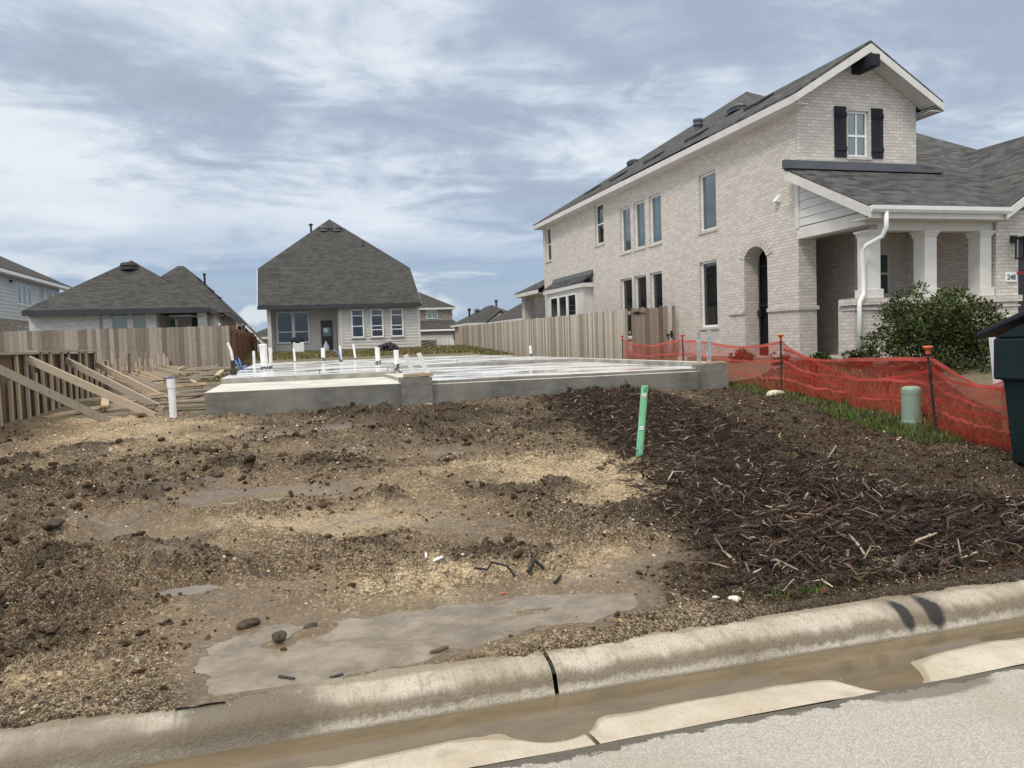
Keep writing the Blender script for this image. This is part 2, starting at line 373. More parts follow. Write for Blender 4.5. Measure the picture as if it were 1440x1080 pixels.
def far_ground():
    m, nt, b, o = new_mat('rough_grass_and_dirt'); k = NB(nt); p = k.geo().outputs['Position']
    n1 = k.noise(p, .5, 6, .65); n2 = k.noise(p, 5, 6, .7); n3 = k.noise(p, 40, 3, .7)
    c = k.mix(k.ramp(n2, .3, .7), (.06, .07, .025), (.19, .165, .09))
    c = k.mix(k.ramp(n1, .40, .55), c, k.mix(k.ramp(n3, .35, .65), (.05, .038, .026), (.24, .185, .125)))
    k.l(c, b.inputs['Base Color']); b.inputs['Roughness'].default_value = .9
    k.bump(n2, .6, .05, b)
    return m
M['far'] = far_ground()
def mesh_mat(name, dens, col):
    m, nt, b, o = new_mat(name); k = NB(nt)
    p = k.geo().outputs['Position']
    d = k.n('ShaderNodeBsdfDiffuse'); tl = k.n('ShaderNodeBsdfTranslucent'); tr = k.n('ShaderNodeBsdfTransparent')
    nn = k.noise(k.scale(p, (1, 1, 6)), 3, 5, .6)
    c = k.mix(k.ramp(nn, .3, .7), tuple(x * .75 for x in col), col)
    k.l(c, d.inputs[0]); k.l(c, tl.inputs[0])
    m1 = k.n('ShaderNodeMixShader'); m1.inputs[0].default_value = .4; k.l(d.outputs[0], m1.inputs[1]); k.l(tl.outputs[0], m1.inputs[2])
    m2 = k.n('ShaderNodeMixShader'); k.l(k.ramp(nn, .3, .75, dens - .1, dens + .1), m2.inputs[0]); k.l(tr.outputs[0], m2.inputs[1]); k.l(m1.outputs[0], m2.inputs[2])
    k.l(m2.outputs[0], o.inputs[0])
    return m
M['net'] = mesh_mat('orange_red_netting', .42, (.60, .07, .05))
M['net_band'] = mesh_mat('orange_red_band', .8, (.92, .21, .16))

# ------------------------------------------------------------------ mesh building
class MB:
    def __init__(s): s.v = []; s.f = []
    def add(s, vs, fs):
        o = len(s.v); s.v += [tuple(v) for v in vs]; s.f += [tuple(i + o for i in f) for f in fs]; return s
    def box(s, x0, x1, y0, y1, z0, z1):
        if x0 > x1: x0, x1 = x1, x0
        if y0 > y1: y0, y1 = y1, y0
        if z0 > z1: z0, z1 = z1, z0
        return s.add([(x0, y0, z0), (x1, y0, z0), (x1, y1, z0), (x0, y1, z0), (x0, y0, z1), (x1, y0, z1), (x1, y1, z1), (x0, y1, z1)],
                     [(3, 2, 1, 0), (4, 5, 6, 7), (0, 1, 5, 4), (1, 2, 6, 5), (2, 3, 7, 6), (3, 0, 4, 7)])
    def poly(s, pts): return s.add(pts, [tuple(range(len(pts)))])
    def slab(s, pts, dz):
        """polygon extruded straight down by dz"""
        n = len(pts); low = [(p[0], p[1], p[2] - dz) for p in pts]
        fs = [tuple(range(n)), tuple(reversed(range(n, 2 * n)))]
        for i in range(n): j = (i + 1) % n; fs.append((i, i + n, j + n, j))
        return s.add(list(pts) + low, fs)
    def prism(s, pts, d):
        n = len(pts); q = [(p[0] + d[0], p[1] + d[1], p[2] + d[2]) for p in pts]
        fs = [tuple(range(n)), tuple(reversed(range(n, 2 * n)))]
        for i in range(n): j = (i + 1) % n; fs.append((i, i + n, j + n, j))
        return s.add(list(pts) + q, fs)
    def beam(s, a, b, w, h, up=(0, 0, 1)):
        a = Vector(a); b = Vector(b); d = (b - a).normalized(); u = Vector(up)
        if abs(d.dot(u)) > .98: u = Vector((0, 1, 0))
        sx = d.cross(u).normalized() * w / 2; sy = sx.cross(d).normalized() * h / 2
        vs = [a - sx - sy, a + sx - sy, a + sx + sy, a - sx + sy, b - sx - sy, b + sx - sy, b + sx + sy, b - sx + sy]
        return s.add(vs, [(3, 2, 1, 0), (4, 5, 6, 7), (0, 1, 5, 4), (1, 2, 6, 5), (2, 3, 7, 6), (3, 0, 4, 7)])
    def tube(s, path, rad, seg=10, cap=True):
        pts = [Vector(p) for p in path]; rings = []
        rr = rad if isinstance(rad, (list, tuple)) else [rad] * len(pts)
        ref = Vector((.31, .2, .93))
        vs = []
        for i, p in enumerate(pts):
            d = (pts[min(i + 1, len(pts) - 1)] - pts[max(i - 1, 0)]).normalized()
            u = d.cross(ref if abs(d.dot(ref)) < .95 else Vector((1, 0, 0))).normalized(); w = d.cross(u)
            for k in range(seg):
                a = 2 * math.pi * k / seg; vs.append(p + (u * math.cos(a) + w * math.sin(a)) * rr[i])
        fs = []
        for i in range(len(pts) - 1):
            for k in range(seg):
                k2 = (k + 1) % seg; fs.append((i * seg + k, i * seg + k2, (i + 1) * seg + k2, (i + 1) * seg + k))
        if cap: fs.append(tuple(reversed(range(seg)))); fs.append(tuple(range((len(pts) - 1) * seg, len(pts) * seg)))
        return s.add(vs, fs)
    def lathe(s, c, prof, seg=24, sx=1, sy=1):
        vs = []; fs = []
        for r, z in prof:
            for k in range(seg):
                a = 2 * math.pi * k / seg; vs.append((c[0] + r * sx * math.cos(a), c[1] + r * sy * math.sin(a), c[2] + z))
        for i in range(len(prof) - 1):
            for k in range(seg):
                k2 = (k + 1) % seg; fs.append((i * seg + k, i * seg + k2, (i + 1) * seg + k2, (i + 1) * seg + k))
        fs.append(tuple(reversed(range(seg)))); fs.append(tuple(range((len(prof) - 1) * seg, len(prof) * seg)))
        return s.add(vs, fs)
    def build(s, name, mat, parent=None, bevel=0., smooth=False, fix=True):
        me = bpy.data.meshes.new(name); me.from_pydata(s.v, [], s.f); me.materials.append(mat)
        if fix:
            bm = bmesh.new(); bm.from_mesh(me); bmesh.ops.recalc_face_normals(bm, faces=bm.faces); bm.to_mesh(me); bm.free()
        if smooth:
            for p in me.polygons: p.use_smooth = True
        o = bpy.data.objects.new(name, me); COL.objects.link(o)
        if parent is not None: o.parent = parent; o.matrix_parent_inverse = parent.matrix_basis.inverted()
        if bevel:
            b = o.modifiers.new('bevel', 'BEVEL'); b.width = bevel; b.segments = 2; b.limit_method = 'ANGLE'
        return o

def tag(o, label, cat, group=None):
    o['label'] = label; o['category'] = cat
    if group: o['group'] = group
    return o
def thing(name, label, cat, loc=(0, 0, 0), group=None):
    o = bpy.data.objects.new(name, None); COL.objects.link(o); o.location = loc; o.empty_display_size = .2
    bpy.context.view_layer.update()
    return tag(o, label, cat, group)
def structure(o): o['kind'] = 'structure'; return o
def stuff(o, label=None):
    o['kind'] = 'stuff'
    return o

def mp(axis, pos, u, w, z): return (pos + w, u, z) if axis == 'x' else (u, pos + w, z)
def bx(mb, axis, pos, u0, u1, w0, w1, z0, z1):
    if axis == 'x': mb.box(pos + w0, pos + w1, u0, u1, z0, z1)
    else: mb.box(u0, u1, pos + w0, pos + w1, z0, z1)

def wall(mb, axis, pos, thick, u0, u1, z0, z1, holes=()):
    us = sorted({u0, u1, *[h[0] for h in holes], *[h[1] for h in holes]})
    ztop = lambda h: h[3] + (h[4] if len(h) > 4 else 0)
    zs = sorted({z0, z1, *[h[2] for h in holes], *[ztop(h) for h in holes]})
    zs = [z for z in zs if z0 <= z <= z1]; us = [u for u in us if u0 <= u <= u1]
    for i in range(len(us) - 1):
        for j in range(len(zs) - 1):
            cu, cz = (us[i] + us[i + 1]) / 2, (zs[j] + zs[j + 1]) / 2
            if any(h[0] < cu < h[1] and h[2] < cz < ztop(h) for h in holes): continue
            for w in (0, thick):
                mb.poly([mp(axis, pos, us[i], w, zs[j]), mp(axis, pos, us[i + 1], w, zs[j]), mp(axis, pos, us[i + 1], w, zs[j + 1]), mp(axis, pos, us[i], w, zs[j + 1])])
    for h in holes:
        a, b, c, d = h[:4]; r = h[4] if len(h) > 4 else 0
        def q(ua, za, ub, zb): mb.poly([mp(axis, pos, ua, 0, za), mp(axis, pos, ub, 0, zb), mp(axis, pos, ub, thick, zb), mp(axis, pos, ua, thick, za)])
        q(a, c, a, d); q(b, c, b, d); q(a, c, b, c)
        if r:
            n = 14; hw = (b - a) / 2; cu = (a + b) / 2
            arc = [(cu - hw * math.cos(math.pi * k / n), d + r * math.sin(math.pi * k / n)) for k in range(n + 1)]
            for k in range(n):
                q(*arc[k], *arc[k + 1])
                for w in (0, thick):
                    mb.poly([mp(axis, pos, arc[k][0], w, arc[k][1]), mp(axis, pos, arc[k + 1][0], w, arc[k + 1][1]), mp(axis, pos, arc[k + 1][0], w, d + r), mp(axis, pos, arc[k][0], w, d + r)])
        else: q(a, d, b, d)
    for (ua, ub) in ((u0, u0), (u1, u1)):
        mb.poly([mp(axis, pos, ua, 0, z0), mp(axis, pos, ua, thick, z0), mp(axis, pos, ua, thick, z1), mp(axis, pos, ua, 0, z1)])
    mb.poly([mp(axis, pos, u0, 0, z1), mp(axis, pos, u1, 0, z1), mp(axis, pos, u1, thick, z1), mp(axis, pos, u0, thick, z1)])

def window(parent, axis, pos, u0, u1, z0, z1, w=.07, fw=.05, zb=(), ub=(), glass=None, fmat=None, sill=None, label=None, sdepth=.04, trimw=0):
    """frame standing w behind plane pos; zb / ub = horizontal / vertical bars"""
    f = MB(); d0, d1 = w, w + .06
    bx(f, axis, pos, u0, u0 + fw, d0, d1, z0, z1); bx(f, axis, pos, u1 - fw, u1, d0, d1, z0, z1)
    bx(f, axis, pos, u0 + fw, u1 - fw, d0, d1, z0, z0 + fw); bx(f, axis, pos, u0 + fw, u1 - fw, d0, d1, z1 - fw, z1)
    for z in zb: bx(f, axis, pos, u0 + fw, u1 - fw, d0 + .006, d1 - .004, z - .025, z + .025)
    for u in ub: bx(f, axis, pos, u - .018, u + .018, d0 + .008, d1 - .006, z0 + fw, z1 - fw)
    if trimw:
        t = trimw
        bx(f, axis, pos, u0 - t, u0, d0 - .02, d1, z0 - t, z1 + t); bx(f, axis, pos, u1, u1 + t, d0 - .02, d1, z0 - t, z1 + t)
        bx(f, axis, pos, u0, u1, d0 - .02, d1, z1, z1 + t); bx(f, axis, pos, u0, u1, d0 - .02, d1, z0 - t, z0)
    o = f.build('window', fmat or M['white'], parent)
    g = MB(); bx(g, axis, pos, u0 + fw * .6, u1 - fw * .6, d0 + .03, d0 + .045, z0 + fw * .6, z1 - fw * .6)
    g.build('pane', glass or M['glass'], o)
    if sill:
        s = MB(); bx(s, axis, pos, u0 - .05, u1 + .05, -sdepth, w + .002, z0 - .075, z0 - .002); s.build('sill', sill, o)
    return o

def clapboard(mb, axis, pos, u0, u1, z0, z1, lap=.17, out=.032):
    z = z0
    while z < z1 - .01:
        zt = min(z + lap, z1)
        a = [mp(axis, pos, u0, -out, z), mp(axis, pos, u0, -.002, zt), mp(axis, pos, u0, .03, zt), mp(axis, pos, u0, .03, z)]
        d = (0, u1 - u0, 0) if axis == 'x' else (u1 - u0, 0, 0)
        mb.prism(a, d); z += lap

# ------------------------------------------------------------------ noise (numpy)
def vnoise(x, y, seed):
    xi = np.floor(x).astype(np.int64); yi = np.floor(y).astype(np.int64); xf = x - xi; yf = y - yi
    def h(a, b):
        n = (a * 374761393 + b * 668265263 + seed * 982451653) & 0x7fffffff
        n = ((n ^ (n >> 13)) * 1274126177) & 0x7fffffff
        n = (n ^ (n >> 16)) & 0xffff
        return n / 65535.
    u = xf * xf * (3 - 2 * xf); v = yf * yf * (3 - 2 * yf)
    return (h(xi, yi) * (1 - u) + h(xi + 1, yi) * u) * (1 - v) + (h(xi, yi + 1) * (1 - u) + h(xi + 1, yi + 1) * u) * v
def fbm(x, y, f, seed, oct=4, gain=.5):
    a = 1.; s = 0.; t = 0.
    for i in range(oct):
        s = s + a * vnoise(x * f + 17.3 * i, y * f - 9.1 * i, seed + i); t += a; a *= gain; f *= 2.03
    return s / t
def sm(x, a, b):
    t = np.clip((x - a) / (b - a), 0, 1); return t * t * (3 - 2 * t)
def pdist(x, y, poly):
    """signed distance to polygon, negative inside"""
    P = np.array(poly); d = np.full(x.shape, 1e9); ins = np.zeros(x.shape, bool)
    for i in range(len(P)):
        a = P[i]; b = P[(i + 1) % len(P)]; e = b - a
        t = np.clip(((x - a[0]) * e[0] + (y - a[1]) * e[1]) / (e @ e), 0, 1)
        d = np.minimum(d, np.hypot(x - a[0] - t * e[0], y - a[1] - t * e[1]))
        c = (a[1] > y) != (b[1] > y)
        with np.errstate(divide='ignore', invalid='ignore'):
            xx = a[0] + (y - a[1]) * e[0] / (e[1] if e[1] else 1e-9)
        ins ^= c & (x < xx)
    return np.where(ins, -d, d)

YP = [2, 3.5, 5, 8, 12, 14.5, 24, 34, 44, 60, 400]
ZP = [.13, .15, .21, .33, .45, .50, .74, 1.02, 1.42, 1.5, 1.5]
def base(x, y):
    z = np.interp(y, YP, ZP)
    z = z + sm(x, 8.6, 11.2) * sm(y, 7.5, 12) * .42 * (1 - sm(y, 16, 30) * .9)
    z = z + sm(-x, 2.5, 5.0) * sm(y, 9, 14) * .07
    return z
PUD = [(-.40, 3.40), (-.47, 3.8), (-.42, 4.1), (-.24, 4.28), (.09, 4.22), (.5, 4.24), (.87, 4.24), (1.17, 4.28), (1.49, 4.2), (1.86, 4.03), (1.8, 3.84), (1.41, 3.67), (1.16, 3.72), (.91, 3.62), (.61, 3.53), (.34, 3.45), (-.03, 3.40)]
SP = [(-.36, 7.09, .26, .08), (-.65, 4.9, .13, .05), (-1.15, 6.3, .35, .12)]   # small puddles x, y, rx, ry
MULCH = [(4.75, 13.9), (4.2, 11.6), (3.85, 9.4), (3.5, 7.4), (3.15, 6.2), (2.85, 4.9), (2.62, 4.1), (2.62, 3.78), (3.0, 3.72), (3.5, 3.78), (4.3, 3.76), (5.3, 3.85), (5.5, 4.2), (4.95, 4.65), (4.75, 5.3), (4.85, 6.2), (5.2, 7.7), (5.75, 9.8), (6.3, 12.0), (6.6, 13.4), (6.2, 13.9)]
HEAPS = [(-2.6, 8.6), (-1.55, 5.7), (-2.05, 6.55), (-.61, 8.55), (-1.3, 9.64), (-2.59, 11.05), (1.79, 6.29), (-1.27, 7.71), (1.89, 11.3), (.47, 8.38), (.83, 6.58), (-.67, 5.74), (-.8, 5.25), (.55, 5.27), (2.45, 4.4), (1.17, 4.91), (2.37, 6.45), (3.4, 10.2), (-2.83, 10.16), (-1.75, 4.7), (-1.3, 4.3), (.1, 10.2), (2.6, 12.6), (.9, 12.9)]
SMOOTH = [(-1.45, 6.67), (-.77, 5.38), (.31, 5.93), (-.72, 7.32), (.08, 7.3), (1.39, 5.4), (1.96, 4.41), (-.29, 4.55), (-1.07, 7.9), (.87, 11.53), (1.14, 5.72), (.4, 9.3), (2.0, 8.9), (-.3, 11.0)]
SANDY = [(3.35, 6.9), (2.75, 7.1), (2.94, 6.91), (3.1, 6.18), (2.6, 7.46), (-.31, 6.17), (.15, 5.77), (.69, 5.97), (1.53, 7.55), (-1.74, 13.03), (-2.8, 10.62), (.3, 4.55), (.9, 4.5), (1.63, 4.4), (-1.03, 3.88), (1.11, 3.6), (-3.05, 14.5), (-2.4, 12.2), (-.9, 12.0)]
PUDZ = .1365
def blob(x, y, cx, cy, rx, ry, ang=0):
    c, s = math.cos(ang), math.sin(ang); dx, dy = x - cx, y - cy
    return np.exp(-(((dx * c + dy * s) / rx) ** 2 + ((-dx * s + dy * c) / ry) ** 2))
def masks(x, y):
    w = (fbm(x, y, 1.1, 5, 4) - .5) * 1.2
    tan = 1.05 * blob(x, y, 3.05, 6.75, .95, .85) + .9 * blob(x, y, .1, 6.0, 1.1, .5, -.35) + .95 * blob(x, y, -2.2, 12.0, 2.2, 2.2) + .6 * blob(x, y, -2.9, 14.2, 1.6, .8)
    tan = tan + .7 * blob(x, y, .9, 4.65, 1.3, .38, .05) + .45 * blob(x, y, -1.3, 9.3, 1.3, .7) + .5 * blob(x, y, 2.0, 7.8, .8, .5) + .45 * blob(x, y, -.9, 3.75, .5, .2) + .5 * blob(x, y, 1.35, 3.55, .8, .16)
    tan = tan + .35 * blob(x, y, 1.0, 6.9, .8, .5) + .5 * blob(x, y, -3.4, 18.5, 1.6, 2.5)
    tan = tan * .6 + w * .4 + .05 + .22 * blob(x, y, .6, 6.6, 2.0, 1.9) + .15 * blob(x, y, -1.5, 11.5, 3, 2)
    X2 = x + (fbm(x, y, 1.5, 501, 4, .65) - .5) * 1.5; Y2 = y + (fbm(x, y, 1.5, 502, 4, .65) - .5) * 1.0 + .25 * (X2 - x)
    for cx, cy in SANDY:
        q = cy / 6.; tan = tan + (.45 if cx < 2.5 else .85) * blob(X2, Y2, cx, cy, (.42 if cx < 2.5 else .5) * q, .27 * q)
    dm = pdist(x, y, MULCH)
    dark = sm(-dm, -.5, .2) + .9 * sm(x - .5 * y, .3, 1.2) + .75 * blob(x, y, 1.2, 12.4, 3.2, 1.9) + .6 * blob(x, y, -1.9, 4.9, 1.0, 1.3) + .35 * blob(x, y, 2.2, 9.7, 1.2, 1.1) + .95 * blob(x, y, 2.35, 4.0, .55, .5) + .8 * blob(x, y, 2.6, 5.2, .4, .6) + .5 * blob(x, y, -2.7, 8.4, 1.3, 1.0)
    dark = np.clip(dark + (fbm(x, y, 2.1, 77, 4) - .5) * 1.1, 0, 1)
    for cx, cy in HEAPS:
        q = cy / 6.; dark = dark + .85 * blob(X2, Y2, cx, cy, .34 * q, .21 * q, cx * 2.1)
    dark = np.clip(dark, 0, 1)
    dark = dark * (1 - .9 * np.clip(blob(x, y, 3.1, 6.75, .75, .7), 0, 1))
    dp = pdist(x, y, PUD)
    wet = sm(-dp, -.22, 0) + .85 * blob(x, y, -1.1, 6.2, .9, .33, -.75) + .5 * blob(x, y, .3, 7.2, 1.4, .4) + .7 * blob(x, y, -.5, 4.4, .55, .4) + .6 * blob(x, y, .9, 6.2, .9, .3) + .5 * blob(x, y, 2.2, 4.4, .6, .35)
    for cx, cy in SMOOTH:
        q = cy / 6.; wet = wet + .75 * blob(X2, Y2, cx, cy, .52 * q, .22 * q)
    for cx, cy, rx, ry in SP: wet = wet + .8 * blob(x, y, cx, cy, rx * 1.6, ry * 2)
    return np.clip(tan, 0, 1), np.clip(wet, 0, 1), dark, dp, dm
def height(x, y):
    tan, wet, dark, dp, dm = masks(x, y)
    z = base(x, y)
    near = sm(y, 3.4, 4.1)
    rough = (.30 + .95 * fbm(x, y, .9, 21, 3)) * (1 - .85 * wet) * (1 - .45 * tan)
    rough = rough * (1 + .8 * blob(x, y, -2.2, 5.4, 1.2, 2.0) + .6 * blob(x, y, -1.7, 8.3, 1.6, .8))
    z = z + near * ((fbm(x, y, .55, 3, 3) - .5) * .16 * (1 - .6 * wet))
    z = z + near * rough * (fbm(x, y, 2.6, 8, 4) - .5) * .13
    cl = fbm(x, y, 7.5, 31, 4, .55)
    z = z + (.25 + .75 * near) * rough * (np.abs(cl - .5) * -1 + .12) * .20
    X2 = x + (fbm(x, y, 1.5, 501, 4, .65) - .5) * 1.5; Y2 = y + (fbm(x, y, 1.5, 502, 4, .65) - .5) * 1.0 + .25 * (X2 - x)
    for cx, cy in HEAPS:
        q = cy / 6.; z = z + near * blob(X2, Y2, cx, cy, .31 * q, .18 * q, cx * 2.1) * (.02 + .07 * fbm(x, y, 7, 511, 4) + .09 * (fbm(x, y, 19, 512, 3, .6) - .45))
    lump = np.clip(fbm(x, y, 5.0, 91, 3) - .56, 0, 1)
    z = z + near * rough * lump * .38
    z = z + (.3 + .7 * near) * rough * (fbm(x, y, 26, 41, 3, .6) - .5) * .045
    # flattened wheel ruts sweeping from the left edge towards the puddle
    rut = np.abs((x + .9) + (y - 6.2) * .8 + (fbm(x, y, .8, 61, 2) - .5) * .3)
    m = sm(y, 4.6, 5.4) * (1 - sm(y, 7.4, 8.4))
    z = z - .045 * np.exp(-(rut / .22) ** 2) * m + .04 * np.exp(-((rut - .38) / .14) ** 2) * m
    # puddle bowl with a wobbling shore
    dd = dp + (fbm(x, y, 3.5, 14, 4) - .5) * .16
    k = sm(dd, -.02, .28)
    bowl = PUDZ + np.where(dd < 0, np.maximum(dd * .2, -.020), dd * .09) + (fbm(x, y, 9, 15, 4, .6) - .5) * .030
    isl = .055 * blob(x, y, .03, 4.05, .10, .05) + .05 * blob(x, y, -.12, 3.97, .08, .05) + .045 * blob(x, y, .12, 4.13, .05, .04) + .03 * blob(x, y, 1.2, 3.95, .14, .05)
    z = z * k + (bowl + isl) * (1 - k)
    for cx, cy, rx, ry in SP:
        b = blob(x + (fbm(x, y, 5, 521, 3) - .5) * .16, y + (fbm(x, y, 5, 522, 3) - .5) * .08, cx, cy, rx * 1.3, ry * 1.6)
        t = np.interp(cy, YP, ZP) - .02
        z = z * (1 - sm(b, .15, .55)) + (t - .02) * sm(b, .15, .55)
    # ragged dirt edge lapping on to the kerb
    e = 3.395 + (fbm(x, y * 0, 2.4, 51, 5, .6) - .5) * .22 - .03 * np.exp(-((x + .55) / .35) ** 2) + .05 * np.exp(-((x - .4) / .3) ** 2)
    z = np.where(y < e, .10 - (e - y) * .25, np.maximum(z, .128 * sm(dp, -.08, .04)))
    z = z + .014 * sm(y, e + .0, e + .10) * (1 - sm(y, e + .15, e + .5)) * sm(dp, -.06, .08) + .004
    # soil banked against the slab and the mound below the chips
    z = z + .17 * sm(-dm, -.2, .8) * sm(y, 3.6, 4.6) * (1 - .35 * sm(y, 9, 13))
    mm = sm(-dm, -.1, .4)
    z = z + mm * ((fbm(x, y, 3.2, 171, 4) - .5) * .15 + (fbm(x, y, 14, 172, 3) - .5) * .07)
    z = z + .05 * blob(x, y, 5.5, 13.6, 1.6, .5)
    return z

# ------------------------------------------------------------------ ground meshes
def grid_mesh(name, X, Y, Z, mat, mask=None):
    r, c = X.shape; v = np.stack([X, Y, Z], -1).reshape(-1, 3)
    i = np.arange(r * c).reshape(r, c)
    f = np.stack([i[:-1, :-1], i[:-1, 1:], i[1:, 1:], i[1:, :-1]], -1).reshape(-1, 4)
    return np_mesh(name, v, f, mat, mask)
def np_mesh(name, v, f, mat, col=None, attr='Mask', smooth=True):
    me = bpy.data.meshes.new(name); nv, nf, k = len(v), len(f), f.shape[1]
    me.vertices.add(nv); me.vertices.foreach_set('co', np.ascontiguousarray(v, np.float32).ravel())
    me.loops.add(nf * k); me.loops.foreach_set('vertex_index', np.ascontiguousarray(f, np.int32).ravel())
    me.polygons.add(nf); me.polygons.foreach_set('loop_start', np.arange(nf, dtype=np.int32) * k)
    me.polygons.foreach_set('use_smooth', np.full(nf, smooth))
    me.update(calc_edges=True)
    if col is not None:
        a = me.color_attributes.new(attr, 'FLOAT_COLOR', 'POINT')
        c = np.ones((nv, 4), np.float32); c[:, :3] = col; a.data.foreach_set('color', c.ravel())
    me.materials.append(mat)
    o = bpy.data.objects.new(name, me); COL.objects.link(o); return o

ys = [3.36]
while ys[-1] < 14.6: ys.append(ys[-1] + max(.016, .0050 * ys[-1]))
ys = np.array(ys); nc = 520
t = np.linspace(0, 1, nc)
xl = -3.4 - .42 * (ys - 3.36); xr = 6.2 + .62 * (ys - 3.36)
GX = xl[:, None] + (xr - xl)[:, None] * t[None, :]; GY = np.repeat(ys[:, None], nc, 1)
GZ = height(GX, GY); tanM, wetM, darkM, dpM, dmM = masks(GX, GY)
soil = structure(grid_mesh('bare_soil', GX, GY, GZ, M['soil'], np.stack([tanM, wetM, darkM], -1).reshape(-1, 3)))
def gz(x, y): return float(height(np.array([float(x)]), np.array([float(y)]))[0])

# the wider ground reaching the horizon, a little lower under the detailed patch
def far_axis(lim):
    a = list(np.arange(-40, 41, .8)); s = 41.
    while s < lim: a += [s]; a.insert(0, -s); s *= 1.35
    return np.array(a)
fx = far_axis(900); fy = np.concatenate([[3.5], np.arange(4.2, 80, .8), [90, 110, 140, 190, 260, 400, 900]])
FX, FY = np.meshgrid(fx, fy); FZ = base(FX, FY)
inp = (FX > -3.0 - .42 * (FY - 3.36)) & (FX < 5.8 + .62 * (FY - 3.36)) & (FY < 14.4)
FZ = np.where(inp, FZ - .30, FZ - .03) + (fbm(FX, FY, .35, 5, 3) - .5) * .08 * sm(FY, 14, 20)
structure(grid_mesh('ground', FX, FY, FZ, M['far']))

# road, gutter pan, kerb
rx = np.concatenate([[-300, -60, -12], np.arange(-4, 7, .05), [12, 60, 300]]); ry = np.concatenate([[-14, -8, -4, -1], np.arange(.6, 2.73, .06), [2.728]])
RX, RY = np.meshgrid(rx, ry)
RZ = .030 + (2.728 - RY) * .022 * (RY > -4) + (RY <= -4) * .148 + (fbm(RX, RY, 2.0, 9, 4) - .5) * .012
structure(grid_mesh('road', RX, RY, RZ, M['road']))
structure(MB().box(-300, 300, -16, -14, -.05, .25).build('far_kerb', M['kerb']))
def sweep(name, prof, x0, x1, mat, dx=.025, wob=.009):
    n = max(2, int((x1 - x0) / dx)); xs = np.linspace(x0, x1, n)
    P = np.array(prof); X = np.repeat(xs[None, :], len(P), 0)
    Y = P[:, 0][:, None] + (fbm(X, X * 0 + P[:, 1][:, None] * 6, 1.6, 3, 4) - .5) * wob * 2
    Z = P[:, 1][:, None] + (fbm(X, X * 0 + P[:, 0][:, None] * 9, 3.0, 4, 4) - .5) * wob * (P[:, 1][:, None] > -.01)
    return grid_mesh(name, X, Y, Z, mat)
kp = [(3.195, -.03), (3.20, .004), (3.212, .020), (3.222, .045), (3.232, .070), (3.248, .095), (3.272, .116), (3.305, .130), (3.34, .138), (3.38, .141), (3.44, .139), (3.50, .132), (3.55, .12), (3.57, -.05)]
jt = 1.075
for a, b in ((-40, jt - 3.05 - .008), (jt - 3.05 + .004, jt - .010), (jt + .010, jt + 3.05), (jt + 3.06, 40)):
    o = structure(sweep('kerb', kp, a, b, M['kerb'], .02 if abs(a) < 10 and abs(b) < 10 else .12))
# gutter pan: falls towards the kerb; low swells make the ragged shore of the water
def pan_z(x, y):
    f = (y - 2.73) / .47
    z = .030 - .030 * f + (fbm(x, y, 1.3, 23, 5) - .5) * .020
    z = z - .020 * blob(x, y, 2.52, 2.80, .22, .16) - .016 * blob(x, y, .95, 2.88, .20, .10) + .010 * blob(x, y, 1.7, 2.84, .45, .09) + .009 * blob(x, y, .45, 2.82, .40, .08) + .012 * blob(x, y, 3.2, 2.87, .30, .09)
    return z
for a, b in ((-40, jt - .010), (jt + .010, 40)):
    n = int(min(b, 8) - max(a, -6)) * 50
    px = np.concatenate([[a] if a < -6 else [], np.linspace(max(a, -6), min(b, 8), n), [b] if b > 8 else []])
    PX, PY = np.meshgrid(px, np.linspace(2.731, 3.2, 40)); structure(grid_mesh('gutter_pan', PX, PY, pan_z(PX, PY), M['pan']))
structure(MB().box(jt - .011, jt + .011, 2.73, 3.55, -.06, -.004).build('joint_filler', M['rebar']))
structure(MB().poly([(-40, 2.74, .0145), (40, 2.74, .0145), (40, 3.225, .0145), (-40, 3.225, .0145)]).build('gutter_water', M['gutter_water']))
structure(MB().poly([(-.75, 3.44, PUDZ), (1.98, 3.44, PUDZ), (1.98, 4.5, PUDZ), (-.75, 4.5, PUDZ)]).build('puddle', M['puddle']))
for cx, cy, rx_, ry_ in SP[:2]:
    z = float(np.interp(cy, YP, ZP)) - .020
    structure(MB().poly([(cx + rx_ * 1.6 * math.cos(a), cy + ry_ * 2.2 * math.sin(a), z) for a in np.linspace(0, 2 * math.pi, 24, endpoint=False)]).build('small_puddle', M['puddle_s']))

# ------------------------------------------------------------------ scattered gravel, clods, chips
def ico(sub):
    bm = bmesh.new(); bmesh.ops.create_icosphere(bm, subdivisions=sub, radius=1); bm.verts.ensure_lookup_table()
    v = np.array([x.co[:] for x in bm.verts]); f = np.array([[y.index for y in p.verts] for p in bm.faces]); bm.free(); return v, f
OCT = (np.array([(1, 0, 0), (-1, 0, 0), (0, 1, 0), (0, -1, 0), (0, 0, 1), (0, 0, -1)], float), np.array([(0, 2, 4), (2, 1, 4), (1, 3, 4), (3, 0, 4), (2, 0, 5), (1, 2, 5), (3, 1, 5), (0, 3, 5)]))
ICO = ico(1)
def rotm(n):
    q = rng.normal(size=(n, 4)); q /= np.linalg.norm(q, axis=1)[:, None]; w, x, y, z = q.T
    return np.stack([1 - 2 * (y * y + z * z), 2 * (x * y - z * w), 2 * (x * z + y * w), 2 * (x * y + z * w), 1 - 2 * (x * x + z * z), 2 * (y * z - x * w), 2 * (x * z - y * w), 2 * (y * z + x * w), 1 - 2 * (x * x + y * y)], -1).reshape(n, 3, 3)
